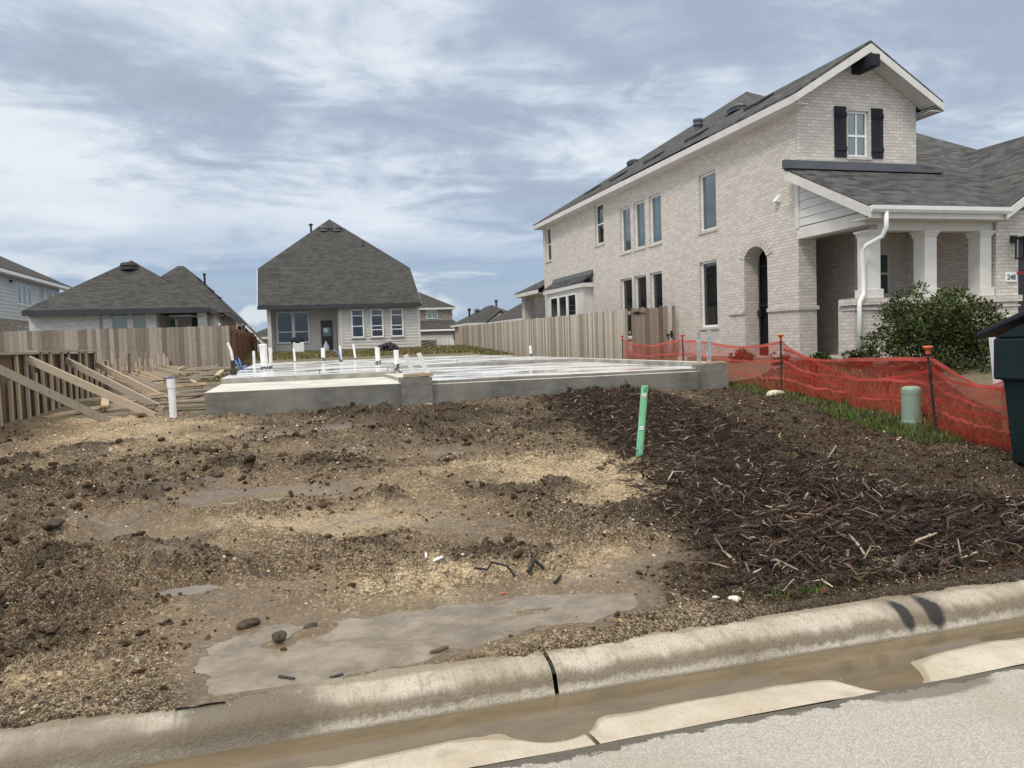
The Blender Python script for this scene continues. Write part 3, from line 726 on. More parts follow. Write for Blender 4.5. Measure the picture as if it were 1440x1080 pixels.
def scatter(T, px, py, pz, s, col, flat=.65, jit=.28):
    n = len(px); tv, tf = T
    v = tv[None] * (1 + rng.uniform(-jit, jit, (n, len(tv), 1)))
    v = v * np.stack([np.ones(n), rng.uniform(.55, 1, n), rng.uniform(.4, .8, n)], -1)[:, None, :] * s[:, None, None]
    v = np.einsum('nij,nkj->nki', rotm(n), v); v[:, :, 2] *= flat + .2
    v = v + np.stack([px, py, pz], -1)[:, None, :]
    f = tf[None] + (np.arange(n) * len(tv))[:, None, None]
    return v.reshape(-1, 3), f.reshape(-1, 3), np.repeat(col, len(tv), 0)
def sample(n, pw=1.35, ymax=14.2):
    """points over the lot, denser near the street"""
    u = rng.uniform(0, 1, n); e = 1 - pw
    y = (3.5 ** e + u * (ymax ** e - 3.5 ** e)) ** (1 / e)
    x0 = -2.6 - .40 * (y - 3.4); x1 = 5.4 + .58 * (y - 3.4)
    return x0 + rng.uniform(0, 1, n) * (x1 - x0), y
def outside_slab(x, y): return ~((x > -1.45) & (x < 8.6) & (y > 13.95))
def layer(n, s0, s1, T, kind):
    x, y = sample(n); tan, wet, dark, dp, dm = masks(x, y)
    cluster = fbm(x, y, 2.4, 301, 4)
    pr = {'pale': .06 + .62 * sm(cluster, .50, .68) + .12 * tan + .14 * dark, 'tan': .06 + .9 * tan + .3 * sm(cluster, .52, .7), 'clod': (.04 + .35 * sm(fbm(x, y, 1.9, 401, 4), .52, .64) + .9 * dark ** 1.5) * (1 - .95 * tan)}[kind]
    pr = pr * np.where(dp < .02, .04, 1) * np.where(dm < .1, .12 if kind != 'clod' else .5, 1) * (1 - .85 * wet)
    k = (rng.uniform(0, 1, n) < pr) & outside_slab(x, y); x, y = x[k], y[k]; n = len(x)
    s = s0 + (s1 - s0) * rng.power(.35, n) ** 2.2 if kind != 'clod' else s0 + (s1 - s0) * rng.uniform(0, 1, n) ** 2.5
    s = s * np.clip(y / 6.5, .75, 1.35)
    z = height(x, y) + s * .22
    if kind == 'pale':
        c = np.array([.66, .565, .42]) * rng.uniform(.6, 1.12, (n, 1)) * (1 + rng.normal(0, .05, (n, 3)))
    elif kind == 'tan':
        c = np.array([.44, .305, .145]) * rng.uniform(.45, 1.15, (n, 1)) * (1 + rng.normal(0, .07, (n, 3)))
    else:
        c = np.array([.066, .042, .024]) * rng.uniform(.5, 1.5, (n, 1)) * (1 + rng.normal(0, .05, (n, 3)))
    return scatter(T, x, y, z, s, np.clip(c, .01, .85), jit=.3 if kind != 'clod' else (.5 if len(T[0]) < 30 else .17))
def kerb_grit(n):
    x = rng.uniform(-1.5, 4.6, n); y = np.where(rng.uniform(0, 1, n) < .45, rng.uniform(2.74, 3.2, n), rng.uniform(3.30, 3.42, n)); s = rng.uniform(.0015, .0045, n)
    z = np.where(y < 3.2, pan_z(x, y), np.interp(y, [a[0] for a in kp[4:10]], [a[1] for a in kp[4:10]])) + s * .3
    return scatter(OCT, x, y, z, s, np.array([.6, .54, .43]) * rng.uniform(.6, 1.2, (n, 1)))
def joined(name, parts, mat, smooth=False):
    off = 0; V = []; F = []; C = []
    for v, f, c in parts: V.append(v); F.append(f + off); C.append(c); off += len(v)
    return stuff(np_mesh(name, np.concatenate(V), np.concatenate(F), mat, np.concatenate(C), 'Col', smooth))
joined('gravel', [layer(42000, .0035, .010, OCT, 'pale'), layer(13000, .008, .020, ICO, 'pale'), layer(34000, .0035, .009, OCT, 'tan'), layer(7000, .007, .020, ICO, 'tan'), kerb_grit(900)], M['peb'])
joined('soil_clods', [layer(90000, .005, .020, ICO, 'clod'), layer(12000, .012, .040, ICO, 'clod'), layer(1500, .022, .060, ico(2), 'clod')], M['clod'], False)

# wood chip windrow: thousands of shredded slivers over a mounded bed
def chips(n):
    x = rng.uniform(2.3, 7.4, n * 6); y = 3.6 + (13.95 - 3.6) * rng.uniform(0, 1, n * 6) ** 1.5
    d = pdist(x, y, MULCH) + (fbm(x, y, 2.2, 88, 3) - .5) * .5
    k = rng.uniform(0, 1, n * 6) < sm(-d, -.45, .35); x, y = x[k][:n], y[k][:n]; n = len(x)
    L = rng.lognormal(-2.8, .62, n).clip(.014, .34); W = L * rng.uniform(.03, .12, n); W = np.clip(W, .003, .018); H = W * rng.uniform(.3, .8, n)
    a = rng.normal(-.35, .85, n); el = rng.normal(0, .33, n) + .06
    bend = rng.normal(0, .16, n) * L
    z = height(x, y) + rng.uniform(.0, .035, n)
    dx = np.stack([np.cos(a) * np.cos(el), np.sin(a) * np.cos(el), np.sin(el)], -1); sx = np.stack([-np.sin(a), np.cos(a), 0 * a], -1); up = np.cross(dx, sx)
    rows = []
    for t_, wk, bk in ((-.5, .6, 0.), (0., 1., 1.), (.5, .5, 0.)):
        c = np.stack([x, y, z], -1) + dx * (L * t_)[:, None] + sx * (bend * bk)[:, None] + up * (bend * bk * .5)[:, None]
        for p, q in ((-1, -1), (1, -1), (1, 1), (-1, 1)): rows.append(c + sx * (W * wk * p / 2)[:, None] + up * (H * wk * q / 2)[:, None])
    v = np.stack(rows, 1).reshape(-1, 3)
    fs = []
    for r in (0, 4):
        for k2 in range(4): fs.append((r + k2, r + (k2 + 1) % 4, r + 4 + (k2 + 1) % 4, r + 4 + k2))
    fs += [(3, 2, 1, 0), (8, 9, 10, 11)]
    f = (np.array(fs)[None] + (np.arange(n) * 12)[:, None, None]).reshape(-1, 4)
    pal = np.array([(.052, .032, .022), (.020, .013, .010), (.090, .055, .037), (.18, .125, .088), (.46, .37, .28)])
    pick = rng.choice(5, n, p=[.38, .31, .18, .085, .045])
    c = pal[pick] * rng.uniform(.65, 1.3, (n, 1))
    return v, f, np.repeat(c, 12, 0)
v, f, c = chips(75000)
stuff(np_mesh('wood_chip_mulch', v, f, M['chip'], c, 'Col', False))

# grass tufts
def grass(pts, hmin, hmax, cols, w=.004):
    n = len(pts); x, y, z = pts.T
    a = rng.uniform(0, 2 * np.pi, n); h = rng.uniform(hmin, hmax, n); le = rng.normal(0, .45, n) * h
    s = np.stack([np.cos(a), np.sin(a), 0 * a], -1); d = np.stack([-np.sin(a), np.cos(a), 0 * a], -1)
    b = np.stack([x, y, z], -1); ww = w * (.6 + .08 * y)[:, None]
    m = b + d * (le * .35)[:, None] + np.stack([0 * a, 0 * a, h * .6], -1); tp = b + d * le[:, None] + np.stack([0 * a, 0 * a, h], -1)
    v = np.stack([b - s * ww, b + s * ww, m + s * ww * .8, m - s * ww * .8, tp + s * ww * .1, tp - s * ww * .1], 1).reshape(-1, 3)
    f = (np.array([(0, 1, 2, 3), (3, 2, 4, 5)])[None] + (np.arange(n) * 6)[:, None, None]).reshape(-1, 4)
    c = np.array(cols)[rng.integers(0, len(cols), n)] * rng.uniform(.6, 1.3, (n, 1))
    return v, f, np.repeat(c, 6, 0)
def tufts(n, fn, zfn, **kw):
    x, y = fn(n); return grass(np.stack([x, y, zfn(x, y)], -1), **kw)
GR = [(.08, .14, .025), (.12, .17, .04), (.06, .10, .02), (.18, .17, .07)]; DRY = [(.28, .20, .09), (.22, .17, .07), (.13, .14, .04), (.32, .25, .13)]
def clus(cs, r):
    def fn(n):
        k = rng.integers(0, len(cs), n); c = np.array(cs)[k]; return c[:, 0] + rng.normal(0, r, n) * 1.6, c[:, 1] + np.abs(rng.normal(0, r, n)) * .9
    return fn
SIL = [(6.3, 4.9), (6.95, 6.1), (7.35, 7.4), (8.75, 12.4), (8.95, 14.6), (9.0, 16.65), (9.35, 20.9)]
def along(off0, off1, y0, y1):
    def fn(n):
        y = rng.uniform(y0, y1, n); xs = np.interp(y, [p[1] for p in SIL], [p[0] for p in SIL]); return xs + rng.uniform(off0, off1, n), y
    return fn
gp = [tufts(900, clus([(3.05, 3.60), (3.2, 3.66), (3.45, 3.62), (3.7, 3.66), (3.95, 3.62), (2.55, 3.52), (2.7, 3.56), (4.3, 3.62)], .07), height, hmin=.02, hmax=.06, cols=GR, w=.0035),
      tufts(5000, along(-.55, .15, 7.0, 9.8), height, hmin=.03, hmax=.10, cols=GR, w=.004),
      tufts(2500, along(-.35, .1, 9.8, 14.5), height, hmin=.03, hmax=.10, cols=GR, w=.004),
      tufts(9000, along(.1, 1.5, 5.2, 14), lambda x, y: base(x, y) - .02, hmin=.05, hmax=.22, cols=DRY, w=.004)]
joined('grass', gp, M['grassb'])
def rear(n): return rng.uniform(-4.5, 10, n), rng.uniform(37.3, 43.8, n)
gp = [tufts(22000, rear, lambda x, y: base(x, y) - .03, hmin=.04, hmax=.12, cols=GR + DRY + DRY, w=.006), tufts(3500, lambda n: (rng.uniform(-4.3, -1.6, n), rng.uniform(24, 37, n)), lambda x, y: base(x, y) - .03, hmin=.03, hmax=.12, cols=GR + DRY + DRY, w=.005), tufts(2500, lambda n: (rng.uniform(8.6, 9.9, n), rng.uniform(34, 46, n)), lambda x, y: base(x, y) - .03, hmin=.04, hmax=.13, cols=GR + DRY, w=.006)]
joined('rear_grass', gp, M['grassb'])

# ================================================================== RIGHT BRICK HOUSE
HX = 11.5; HY = 15.63
h = thing('brick_house', 'two-storey cream brick house with shuttered gable window and columned front porch, numbered 248', 'house', (HX, HY, .95))
bw = MB()
sideholes = [(33.2, 33.95, 5.20, 6.70), (27.15, 28.0, 5.18, 6.70), (24.78, 25.65, 4.60, 6.15), (23.65, 24.52, 4.60, 6.15), (22.48, 23.34, 4.60, 6.15),
             (19.2, 20.12, 4.55, 6.15), (19.23, 20.17, 1.82, 3.69), (24.78, 25.74, 1.6, 3.68), (23.66, 24.6, 1.6, 3.68), (22.52, 23.38, 1.6, 3.68), (16.86, 17.88, 1.0, 3.38, .42)]
wall(bw, 'x', HX, .42, HY + .004, 34.3, .75, 6.83, sideholes)
# gable front of the tower
wall(bw, 'y', HY, .3, HX + .001, 14.87, 5.0, 6.9, [(12.9, 13.5, 5.70, 6.77)])
bw.prism([(HX + .001, HY, 6.9), (14.87, HY, 6.9), (14.87, HY, 7.06), (13.15, HY, 8.10), (HX + .001, HY, 7.09)], (0, .3, 0))
bw.box(14.57, 14.869, HY + .3, 22, 4.2, 6.95)
bw.box(HX + .002, 11.98, HY - .002, HY + .42, .75, 4.05)                 # corner pier
# porch: back wall with window opening, right side wall, front knee wall
bw.box(HX + .42, 13.21, 18.6, 18.9, .75, 4.04); bw.box(13.21, 13.4, 15.99, 18.9, .75, 4.04)
wall(bw, 'y', 15.80, .18, 13.211, 14.76, .75, 4.04, [(13.72, 14.28, 2.42, 3.45)])
bw.box(14.75, 15.36, 13.30, 13.9, .75, 4.0); bw.box(14.76, 15.05, 13.9, 17.9, .75, 4.2)
bw.box(11.3, 14.74, 13.31, 13.62, 1.0, 2.10)
bw.box(11.09, 11.5, 13.30, 13.78, 1.0, 2.101)
bw.box(15.36, 18.2, 13.32, 13.6, 3.5, 4.0); bw.box(18.2, 22, 13.30, 13.9, .75, 4.0)
bw.prism([(14.751, 13.301, 4.001), (22.0, 13.301, 4.001), (18.4, 13.301, 6.25)], (0, .3, 0))
bw.box(11.8, 24, 34.0, 34.3, .75, 6.8)
bw.build('brick_wall', M['brick'], h)
led = MB(); led.box(11.03, 15.42, 13.24, 13.7, 2.101, 2.235); led.box(11.07, 15.40, 13.27, 13.66, 1.99, 2.03); led.build('brick_ledge', M['brick'], h); led = MB()
led.box(HX - .045, HX + .001, HY - .04, 16.855, 2.11, 2.20); led.box(HX - .044, 12.02, HY - .045, HY - .003, 2.11, 2.20)
led.build('brick_ledge', M['brick'], h); led = MB(); led.box(HX - .045, HX + .001, 17.885, 18.6, 2.11, 2.20)
led.build('brick_ledge', M['brick'], h)
ar = MB(); n = 13
for k_ in range(n):
    a0 = math.pi * (.10 + .80 * k_ / n); a1 = math.pi * (.10 + .80 * (k_ + .86) / n)
    p = [(HX - .022, 17.37 - r1 * math.cos(a) * .51, 3.38 + r1 * math.sin(a) * .42) for r1, a in ((1.0, a0), (1.52, a0), (1.52, a1), (1.0, a1))]
    ar.prism(p, (.03, 0, 0))
ar.build('arch_ring', M['brick'], h)
fd = MB(); fd.box(HX - .03, 24, 13.29, 34.35, .5, .99); fd.box(11.07, 14.75, 13.28, 13.8, .5, 1.0)
fd.build('foundation', M['conc_edge'], h)
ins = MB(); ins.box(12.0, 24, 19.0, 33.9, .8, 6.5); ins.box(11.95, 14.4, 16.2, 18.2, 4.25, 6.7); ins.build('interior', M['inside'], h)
cl = MB(); cl.box(11.76, 14.54, 13.40, 18.58, 3.94, 3.97); cl.build('porch_ceiling', M['trim'], h)
# iron gate in the arch
ig = MB()
for k_ in range(8): ig.box(11.95, 11.98, 16.9 + k_ * .135, 16.92 + k_ * .135, 1.0, 3.72)
for z in (1.15, 2.3, 3.3): ig.box(11.945, 11.985, 16.87, 17.87, z, z + .05)
ig.box(12.0, 12.06, 16.86, 17.88, 1.0, 3.82)
g_ = ig.build('entry_gate', M['black'], h)
MB().box(11.86, 11.94, 17.72, 17.86, 2.02, 2.2).build('latch', M['black'], g_)
# windows on the long side
gl = M['glass_sky']
for (a, b, c, d) in sideholes[:10]:
    up = c > 4; zb = ((c + d) / 2,) if (up and a > 26) else ()
    window(h, 'x', HX, a, b, c, d, .085, .055, zb, (), gl if up and a < 26 else M['glass'], M['white'], M['brick'])
w_ = window(h, 'y', HY, 12.9, 13.5, 5.70, 6.77, .07, .05, (6.2,), (13.2,), gl, M['white'], M['brick'])
for x0 in (12.52, 13.56):
    s = MB()
    for k_ in range(3): s.box(x0 + k_ * .108, x0 + k_ * .108 + .104, HY - .035, HY - .004, 5.67, 6.84)
    for z in (5.82, 6.60): s.box(x0, x0 + .322, HY - .058, HY - .036, z, z + .10)
    sh = s.build('shutter', M['black_wood'], h)
window(h, 'y', 15.80, 13.72, 14.28, 2.42, 3.45, .06, .045, (2.95,), (), M['blind'], M['trim'], M['brick'])
MB().box(13.17, 13.211, 15.79, 18.58, 2.11, 2.20).build('brick_ledge', M['brick'], h)
MB().box(HX + .42, 14.74, 13.63, 18.6, .97, 1.0).build('porch_floor', M['conc_pale'], h)
# bay with little shed roof at the far end of the side wall
by = MB(); by.box(11.12, 11.495, 28.45, 32.9, 1.2, 3.62); b_ = by.build('bay', M['trim'], h)
for a, b in ((29.15, 30.15), (30.25, 31.25), (31.35, 32.35)): window(b_ if False else h, 'x', 11.12, a, b, 1.9, 3.45, -.045, .06, (), (), M['glass'], M['white'])
br_ = MB(); br_.slab([(10.98, 28.25, 3.84), (10.98, 33.05, 3.84), (11.494, 33.05, 4.14), (11.494, 28.25, 4.14)], .05); br_.build('bay_roof', M['shingle'], h)
MB().box(11.0, 11.493, 28.27, 33.03, 3.62, 3.78).build('bay_fascia', M['trim'], h)
MB().prism([(11.40, 28.3, 4.10), (11.494, 28.3, 4.30), (11.494, 28.3, 4.13)], (0, 4.7, 0)).build('bay_flashing', M['flash'], h)
# roofs
ZE = 6.95; S = .62
def rz(x): return ZE + S * (x - 11.1)
pk = (18.0, 27.6, rz(18.0))
rf = MB()
rf.slab([(11.1, 18.84, ZE - .004), pk, (11.1, 34.5, ZE - .004)], .05)
rf.slab([(11.1, 34.5, ZE - .004), pk, (24.9, 34.5, ZE - .004)], .05)
fz = lambda y: 4.05 + .4885 * (y - 12.9)
rf.slab([(14.9, 12.9, 4.05), (15.2, 12.9, 4.05), (19.9, 17.6, fz(17.6)), (19.66, 20.64, fz(20.64)), pk, (14.9, 23.66, fz(23.66)), (14.9, HY, fz(HY))], .05)
rf.slab([(11.13, 12.9, 4.05), (14.9, 12.9, 4.05), (14.9, HY, fz(HY)), (11.13, HY, fz(HY))], .05)
rf.slab([pk, (19.66, 20.64, fz(20.64)), (26.5, 20.64, 6.6), (24.9, 34.5, ZE - .01)], .05)
# tower gable roof
rdg = 13.15; zr = rz(rdg)
rf.slab([(11.1, 15.14, ZE), (rdg, 15.14, zr), (rdg, 24.5, zr), (11.1, 24.5, ZE)], .06)
rf.slab([(rdg, 15.14, zr), (15.2, 15.14, ZE), (15.2, 24.5, ZE), (rdg, 24.5, zr)], .06)
# garage gable roof
rf.slab([(14.55, 12.86, 4.03), (18.4, 12.86, 6.42), (18.4, 20, 6.42), (14.55, 20, 4.03)], .06)
rf.slab([(18.4, 12.86, 6.42), (22.3, 12.86, 4.03), (22.3, 20, 4.03), (18.4, 20, 6.42)], .06)
# rear patio roof
rf.slab([(11.2, 34.35, 4.02), (11.2, 38.3, 4.02), (13.2, 36.6, 5.02), (13.2, 34.35, 5.02)], .05)
rf.slab([(11.2, 38.3, 4.02), (18, 38.3, 4.02), (16, 36.6, 5.02), (13.2, 36.6, 5.02)], .05)
roof = rf.build('roof', M['shingle'], h)
fa = MB()
fa.box(11.08, 11.12, 15.16, 34.5, ZE - .235, ZE - .064); fa.box(11.12, 11.498, 15.2, 34.4, ZE - .235, ZE - .215)
fa.box(11.12, 24, 34.46, 34.5, ZE - .235, ZE - .06)
fa.prism([(11.07, 15.13, ZE - .235), (11.07, 15.13, ZE - .07), (rdg, 15.13, zr - .07), (rdg, 15.13, zr - .27)], (0, .045, 0))
fa.prism([(15.23, 15.131, ZE - .235), (15.23, 15.131, ZE - .07), (rdg + .001, 15.131, zr - .07), (rdg + .001, 15.131, zr - .27)], (0, .045, 0))
fa.slab([(11.3, 15.18, ZE - .075), (rdg, 15.18, zr - .14), (rdg, 15.62, zr - .14), (11.3, 15.62, ZE - .075)], .02)
fa.slab([(rdg, 15.18, zr - .14), (15.0, 15.18, ZE - .075), (15.0, 15.62, ZE - .075), (rdg, 15.62, zr - .14)], .02)
fa.box(14.88, 15.22, 15.18, 16.5, ZE - .235, ZE - .215); fa.box(15.19, 15.23, 15.18, 24, ZE - .235, ZE - .07)
# porch rake, siding gable edge, garage rake
fa.prism([(11.11, 12.86, 3.80), (11.11, 12.86, 4.0), (11.11, HY - .02, fz(HY) - .06), (11.11, HY - .02, fz(HY) - .27)], (.04, 0, 0))
fa.prism([(14.53, 12.83, 3.80), (14.53, 12.83, 3.98), (18.4, 12.83, 6.36), (18.4, 12.83, 6.16)], (0, .045, 0))
fa.prism([(22.3, 12.831, 3.80), (22.3, 12.831, 3.98), (18.401, 12.831, 6.36), (18.401, 12.831, 6.16)], (0, .045, 0))
fa.box(11.15, 14.56, 12.92, 12.96, 3.80, 3.99); fa.box(11.15, 14.75, 12.96, 13.4, 3.80, 3.82)
fa.box(11.18, 11.22, 34.4, 38.3, 3.8, 3.97); fa.box(11.22, 18, 38.26, 38.3, 3.8, 3.97); fa.box(11.22, 17, 34.4, 38.25, 3.8, 3.82)
fa.build('fascia', M['trim'], h)
bm_ = MB(); bm_.box(11.44, 11.74, 13.36, HY - .03, 3.74, 4.0); bm_.box(11.741, 14.74, 13.37, 13.62, 3.626, 3.8); bm_.build('porch_beam', M['column'], h)
sd = MB()
for k_ in range(6):
    z0 = 4.02 + k_ * .19; z1 = z0 + .184
    y1 = HY - .03; y0 = max(13.4, 12.9 + (z0 + .28 - 4.05) / .4885); y0b = max(13.4, 12.9 + (z1 + .22 - 4.05) / .4885)
    if y0 < y1 - .15: sd.prism([(11.43, y0, z0), (11.43, y1, z0), (11.445, y1, z1), (11.445, min(y0b, y1 - .05), z1)], (.06, 0, 0))
sd.box(11.415, 11.5, HY - .14, HY - .005, 3.98, 5.16)
sd.build('gable_siding', M['siding_w'], h)
MB().box(11.09, 14.92, HY - .10, HY - .004, fz(HY) - .04, fz(HY) + .16).build('wall_flashing', M['flash'], h)
MB().box(11.05, 15.5, HY - .20, HY - .101, fz(HY) - .055, fz(HY) - .02).build('flashing_lip', M['flash'], h)
# ridge beam end, columns, gutter, downspout
MB().box(13.02, 13.26, 14.98, HY, 7.60, 7.86).build('ridge_beam', M['black_wood'], h)
for cx in (11.47, 12.90, 14.36):
    c = MB(); c.box(cx, cx + .31, 13.34, 13.65, 2.42, 3.50); c.box(cx - .04, cx + .35, 13.30, 13.69, 2.237, 2.42)
    c.prism([(cx, 13.335, 3.50), (cx + .31, 13.335, 3.50), (cx + .35, 13.30, 3.58), (cx - .04, 13.30, 3.58)], (0, .36, 0)); c.box(cx - .055, cx + .365, 13.285, 13.70, 3.58, 3.625)
    c.build('porch_column', M['column'], h, .006)
gt = MB(); gt.prism([(11.13, 12.92, 3.90), (11.13, 12.84, 3.91), (11.13, 12.80, 3.96), (11.13, 12.79, 4.035), (11.13, 12.82, 4.035), (11.13, 12.92, 4.02)], (3.5, 0, 0))
g_ = gt.build('gutter', M['white'], h)
ds = MB()
pth = [(11.50, 12.86, 3.92), (11.50, 12.86, 3.62), (11.49, 12.95, 3.45), (11.30, 13.18, 3.30), (11.27, 13.25, 3.18), (11.27, 13.25, 2.38), (11.25, 13.22, 2.3), (11.13, 13.19, 2.15), (11.12, 13.19, 2.02), (11.12, 13.19, .95)]
ds.tube(pth, .045, 10); ds.build('downspout', M['white'], h, smooth=True)
# roof vents and pipes on the long slope
for y, x in ((18.4, 12.35), (21.6, 12.3), (24.5, 12.3), (27.5, 12.3), (30.1, 12.3)):
    z = rz(x); v_ = MB()
    v_.prism([(x - .2, y - .4, z - .12), (x - .2, y - .4, z - .03), (x + .22, y - .4, z + .19), (x + .22, y - .4, z + .13)], (0, .8, 0)); v_.build('roof_vent', M['black'], h, .01)
for y, x, q in ((21.0, 13.35, 1), (30.2, 14.2, 1)):
    v_ = MB(); v_.lathe((x, y, rz(x) - .05), [(.30, 0), (.30, .07), (.33, .09), (.32, .14), (.22, .19), (.05, .20)], 18, .7, 1.3); v_.build('roof_vent', M['flash'], h)
v_ = MB(); v_.lathe((13.8, 24.1, rz(13.8) - .1), [(.11, 0), (.11, .22), (.17, .23), (.17, .30), (.14, .32), (.14, .36), (.17, .37), (.17, .44), (.05, .47)], 14); v_.build('flue_pipe', M['flash'], h)
v_ = MB(); v_.prism([(HX - .001, 16.27, 4.72), (HX - .001, 16.27, 4.9), (HX - .05, 16.27, 4.86), (HX - .14, 16.27, 4.74)], (0, .16, 0)); v_.build('dryer_vent', M['white'], h)
# lantern, number plate, garage door recess
ln = MB(); ln.box(15.13, 15.27, 13.24, 13.299, 3.36, 3.52); ln.beam((15.2, 13.24, 3.46), (15.2, 13.0, 3.46), .03, .03)
for x, y in ((15.09, 12.9), (15.31, 12.9), (15.09, 13.12), (15.31, 13.12)): ln.box(x - .014, x + .014, y - .014, y + .014, 3.02, 3.42)
ln.box(15.07, 15.33, 12.88, 13.14, 3.42, 3.45); ln.box(15.07, 15.33, 12.88, 13.14, 2.99, 3.02); ln.build('wall_lantern', M['black'], h)
pl = MB(); pl.box(14.98, 15.30, 13.27, 13.299, 2.52, 2.73); plate = pl.build('number_plate', M['paper'], h, .008)
cu = bpy.data.curves.new('digits', 'FONT'); cu.body = '248'; cu.size = .155; cu.extrude = .002; cu.offset = .003; cu.align_x = 'CENTER'
to = bpy.data.objects.new('t', cu); COL.objects.link(to); bpy.context.view_layer.update()
me = bpy.data.meshes.new_from_object(to.evaluated_get(bpy.context.evaluated_depsgraph_get())); bpy.data.objects.remove(to)
me.materials.clear(); me.materials.append(M['ink'])
dg = bpy.data.objects.new('house_number', me); COL.objects.link(dg); dg.matrix_world = Matrix.Translation((15.14, 13.268, 2.57)) @ Matrix.Rotation(R(90), 4, 'X')
mw = dg.matrix_world.copy(); dg.parent = plate; dg.matrix_world = mw
MB().box(15.38, 18.2, 13.62, 13.68, .9, 3.5).build('garage_door', M['black'], h)
pc = MB(); pc.box(11.55, 12.1, 37.7, 38.2, .9, 3.80); pc.build('patio_column', M['brick'], h)

# ================================================================== BACK HOUSE (grey siding, long roof)
h = thing('siding_house', 'grey siding house with tall dark roof and back door behind the slab', 'house', (3, 44, 1.45))
c = MB(); clapboard(c, 'y', 44.0, 2.86, 7.05, 1.5, 3.78); clapboard(c, 'y', 45.3, -.75, 2.6, 1.5, 3.9)
c.box(2.62, 2.72, 44.1, 45.3, 1.5, 3.85); c.box(-1.05, -.95, 44.3, 46.2, 1.5, 3.9); c.box(-1.05, -.95, 46.2, 56, 1.5, 5.95); c.box(7.05, 7.13, 44.2, 46.2, 1.5, 3.9); c.box(7.0, 7.08, 46.2, 56, 1.5, 5.95); c.box(2.72, 7.1, 44.04, 44.2, 1.45, 3.85); c.box(-.95, 2.62, 45.34, 45.5, 1.45, 3.9)
c.build('siding_wall', M['siding'], h)
for q in ((-1.10, -.90, 43.95, 44.15, 1.45, 3.8), (2.70, 2.86, 43.955, 44.1, 1.5, 3.78), (7.05, 7.21, 43.955, 44.15, 1.5, 3.78)): MB().box(*q).build('corner_trim', M['trim'], h)
for a, b in ((3.38, 4.02), (4.44, 5.10), (5.55, 6.22)):
    o = window(h, 'y', 44.0, a, b, 2.12, 3.66, -.10, .05, (2.74,) + (() if a < 4 else (2.52,)) + (3.32,), (), M['glass'], M['white'], M['trim'], trimw=.03)
window(h, 'y', 45.3, -.62, .22, 1.94, 3.66, -.10, .05, (2.55,), (), M['glass'], M['white'], None, trimw=.03)
window(h, 'y', 45.3, .29, 1.10, 1.94, 3.66, -.10, .05, (2.55,), (), M['glass'], M['white'], None, trimw=.03)
d_ = MB(); d_.box(1.76, 2.38, 45.17, 45.265, 1.42, 3.15); dr = d_.build('back_door', M['dark_trim'], h)
MB().box(1.85, 2.31, 45.15, 45.169, 2.25, 2.75).build('door_glass', M['glass_green'], dr)
MB().box(1.9, 2.14, 45.147, 45.149, 2.48, 2.72).build('sticker', M['paper'], dr)
rf = MB(); E0 = (43.5, 3.97); s_ = .83
A = [(-1.53, 43.5, 3.97), (7.25, 43.5, 3.97), (7.10, 46.15, 6.17), (2.78, 50.35, 9.66), (-1.53, 46.15, 6.17)]
rf.slab(A, .06)
rf.slab([(-1.53, 46.15, 6.17), (2.78, 50.35, 9.66), (2.78, 60, 9.66), (-1.53, 60, 6.17)], .06); rf.slab([(7.10, 46.15, 6.17), (7.10, 60, 6.17), (2.78, 60, 9.66), (2.78, 50.35, 9.66)], .06)
rf.build('roof', M['shingle_b'], h)
f_ = MB(); f_.box(-1.55, 7.27, 43.46, 43.50, 3.74, 3.94); f_.box(-1.5, 7.2, 43.5, 44.0, 3.79, 3.81); f_.box(-1.5, 2.7, 44.0, 45.3, 3.86, 3.88); f_.build('fascia', M['dark_trim'], h)
rk = MB(); rk.prism([(-1.56, 43.5, 3.75), (-1.56, 43.5, 3.93), (-1.56, 46.15, 6.13), (-1.56, 46.15, 5.93)], (.028, 0, 0)); rk.build('rake_board', M['white'], h); rk = MB(); rk.prism([(7.27, 43.5, 3.75), (7.27, 43.5, 3.93), (7.12, 46.15, 6.13), (7.12, 46.15, 5.93)], (-.02, 0, 0)); rk.build('rake_board', M['white'], h)
for x in (2.36, 3.12):
    v_ = MB(); v_.lathe((x, 49.35, 8.86 - .12), [(.30, 0), (.30, .10), (.27, .16), (.33, .2), (.30, .32), (.05, .36)], 18, 1.05, .8); v_.build('roof_vent', M['flash'], h)
v_ = MB(); v_.lathe((1.62, 49.8, 8.7), [(.06, 0), (.06, .45), (.12, .46), (.12, .56), (.03, .6)], 10); v_.build('flue_pipe', M['black'], h)
v_ = MB(); v_.lathe((4.56, 47.9, 7.55), [(.04, 0), (.04, .4), (.035, .42)], 8); v_.build('vent_pipe', M['shingle_b'], h)
MB().box(-1.05, 7.15, 43.98, 60, .9, 1.47).build('foundation', M['conc_edge'], h)

# ================================================================== WHITE-BRICK HOUSE, LEFT
h = thing('white_brick_house', 'single-storey white brick house with dark hipped roof behind the left wooden fence', 'house', (-7, 38, 1.2))
w_ = MB(); wall(w_, 'y', 38, .3, -10.77, -5.7, 1.0, 3.5, [(-8.03, -7.86, 1.7, 3.42), (-7.52, -6.88, 1.7, 3.42), (-6.67, -6.12, 1.7, 3.42)])
w_.box(-3.97, -3.6, 38, 38.4, 1, 3.45); w_.box(-10.77, -10.5, 38.3, 56, 1, 3.5); w_.box(-3.72, -3.5, 47, 57, 1, 3.6)
w_.build('brick_wall', M['white_brick'], h)
w_ = MB(); w_.box(-5.7, -3.7, 41, 41.2, 1, 3.4); w_.box(-3.74, -3.55, 41.2, 46.99, 1, 3.4); w_.box(-5.75, -5.66, 38.3, 41, 1, 3.4); w_.build('patio_wall', M['siding'], h)
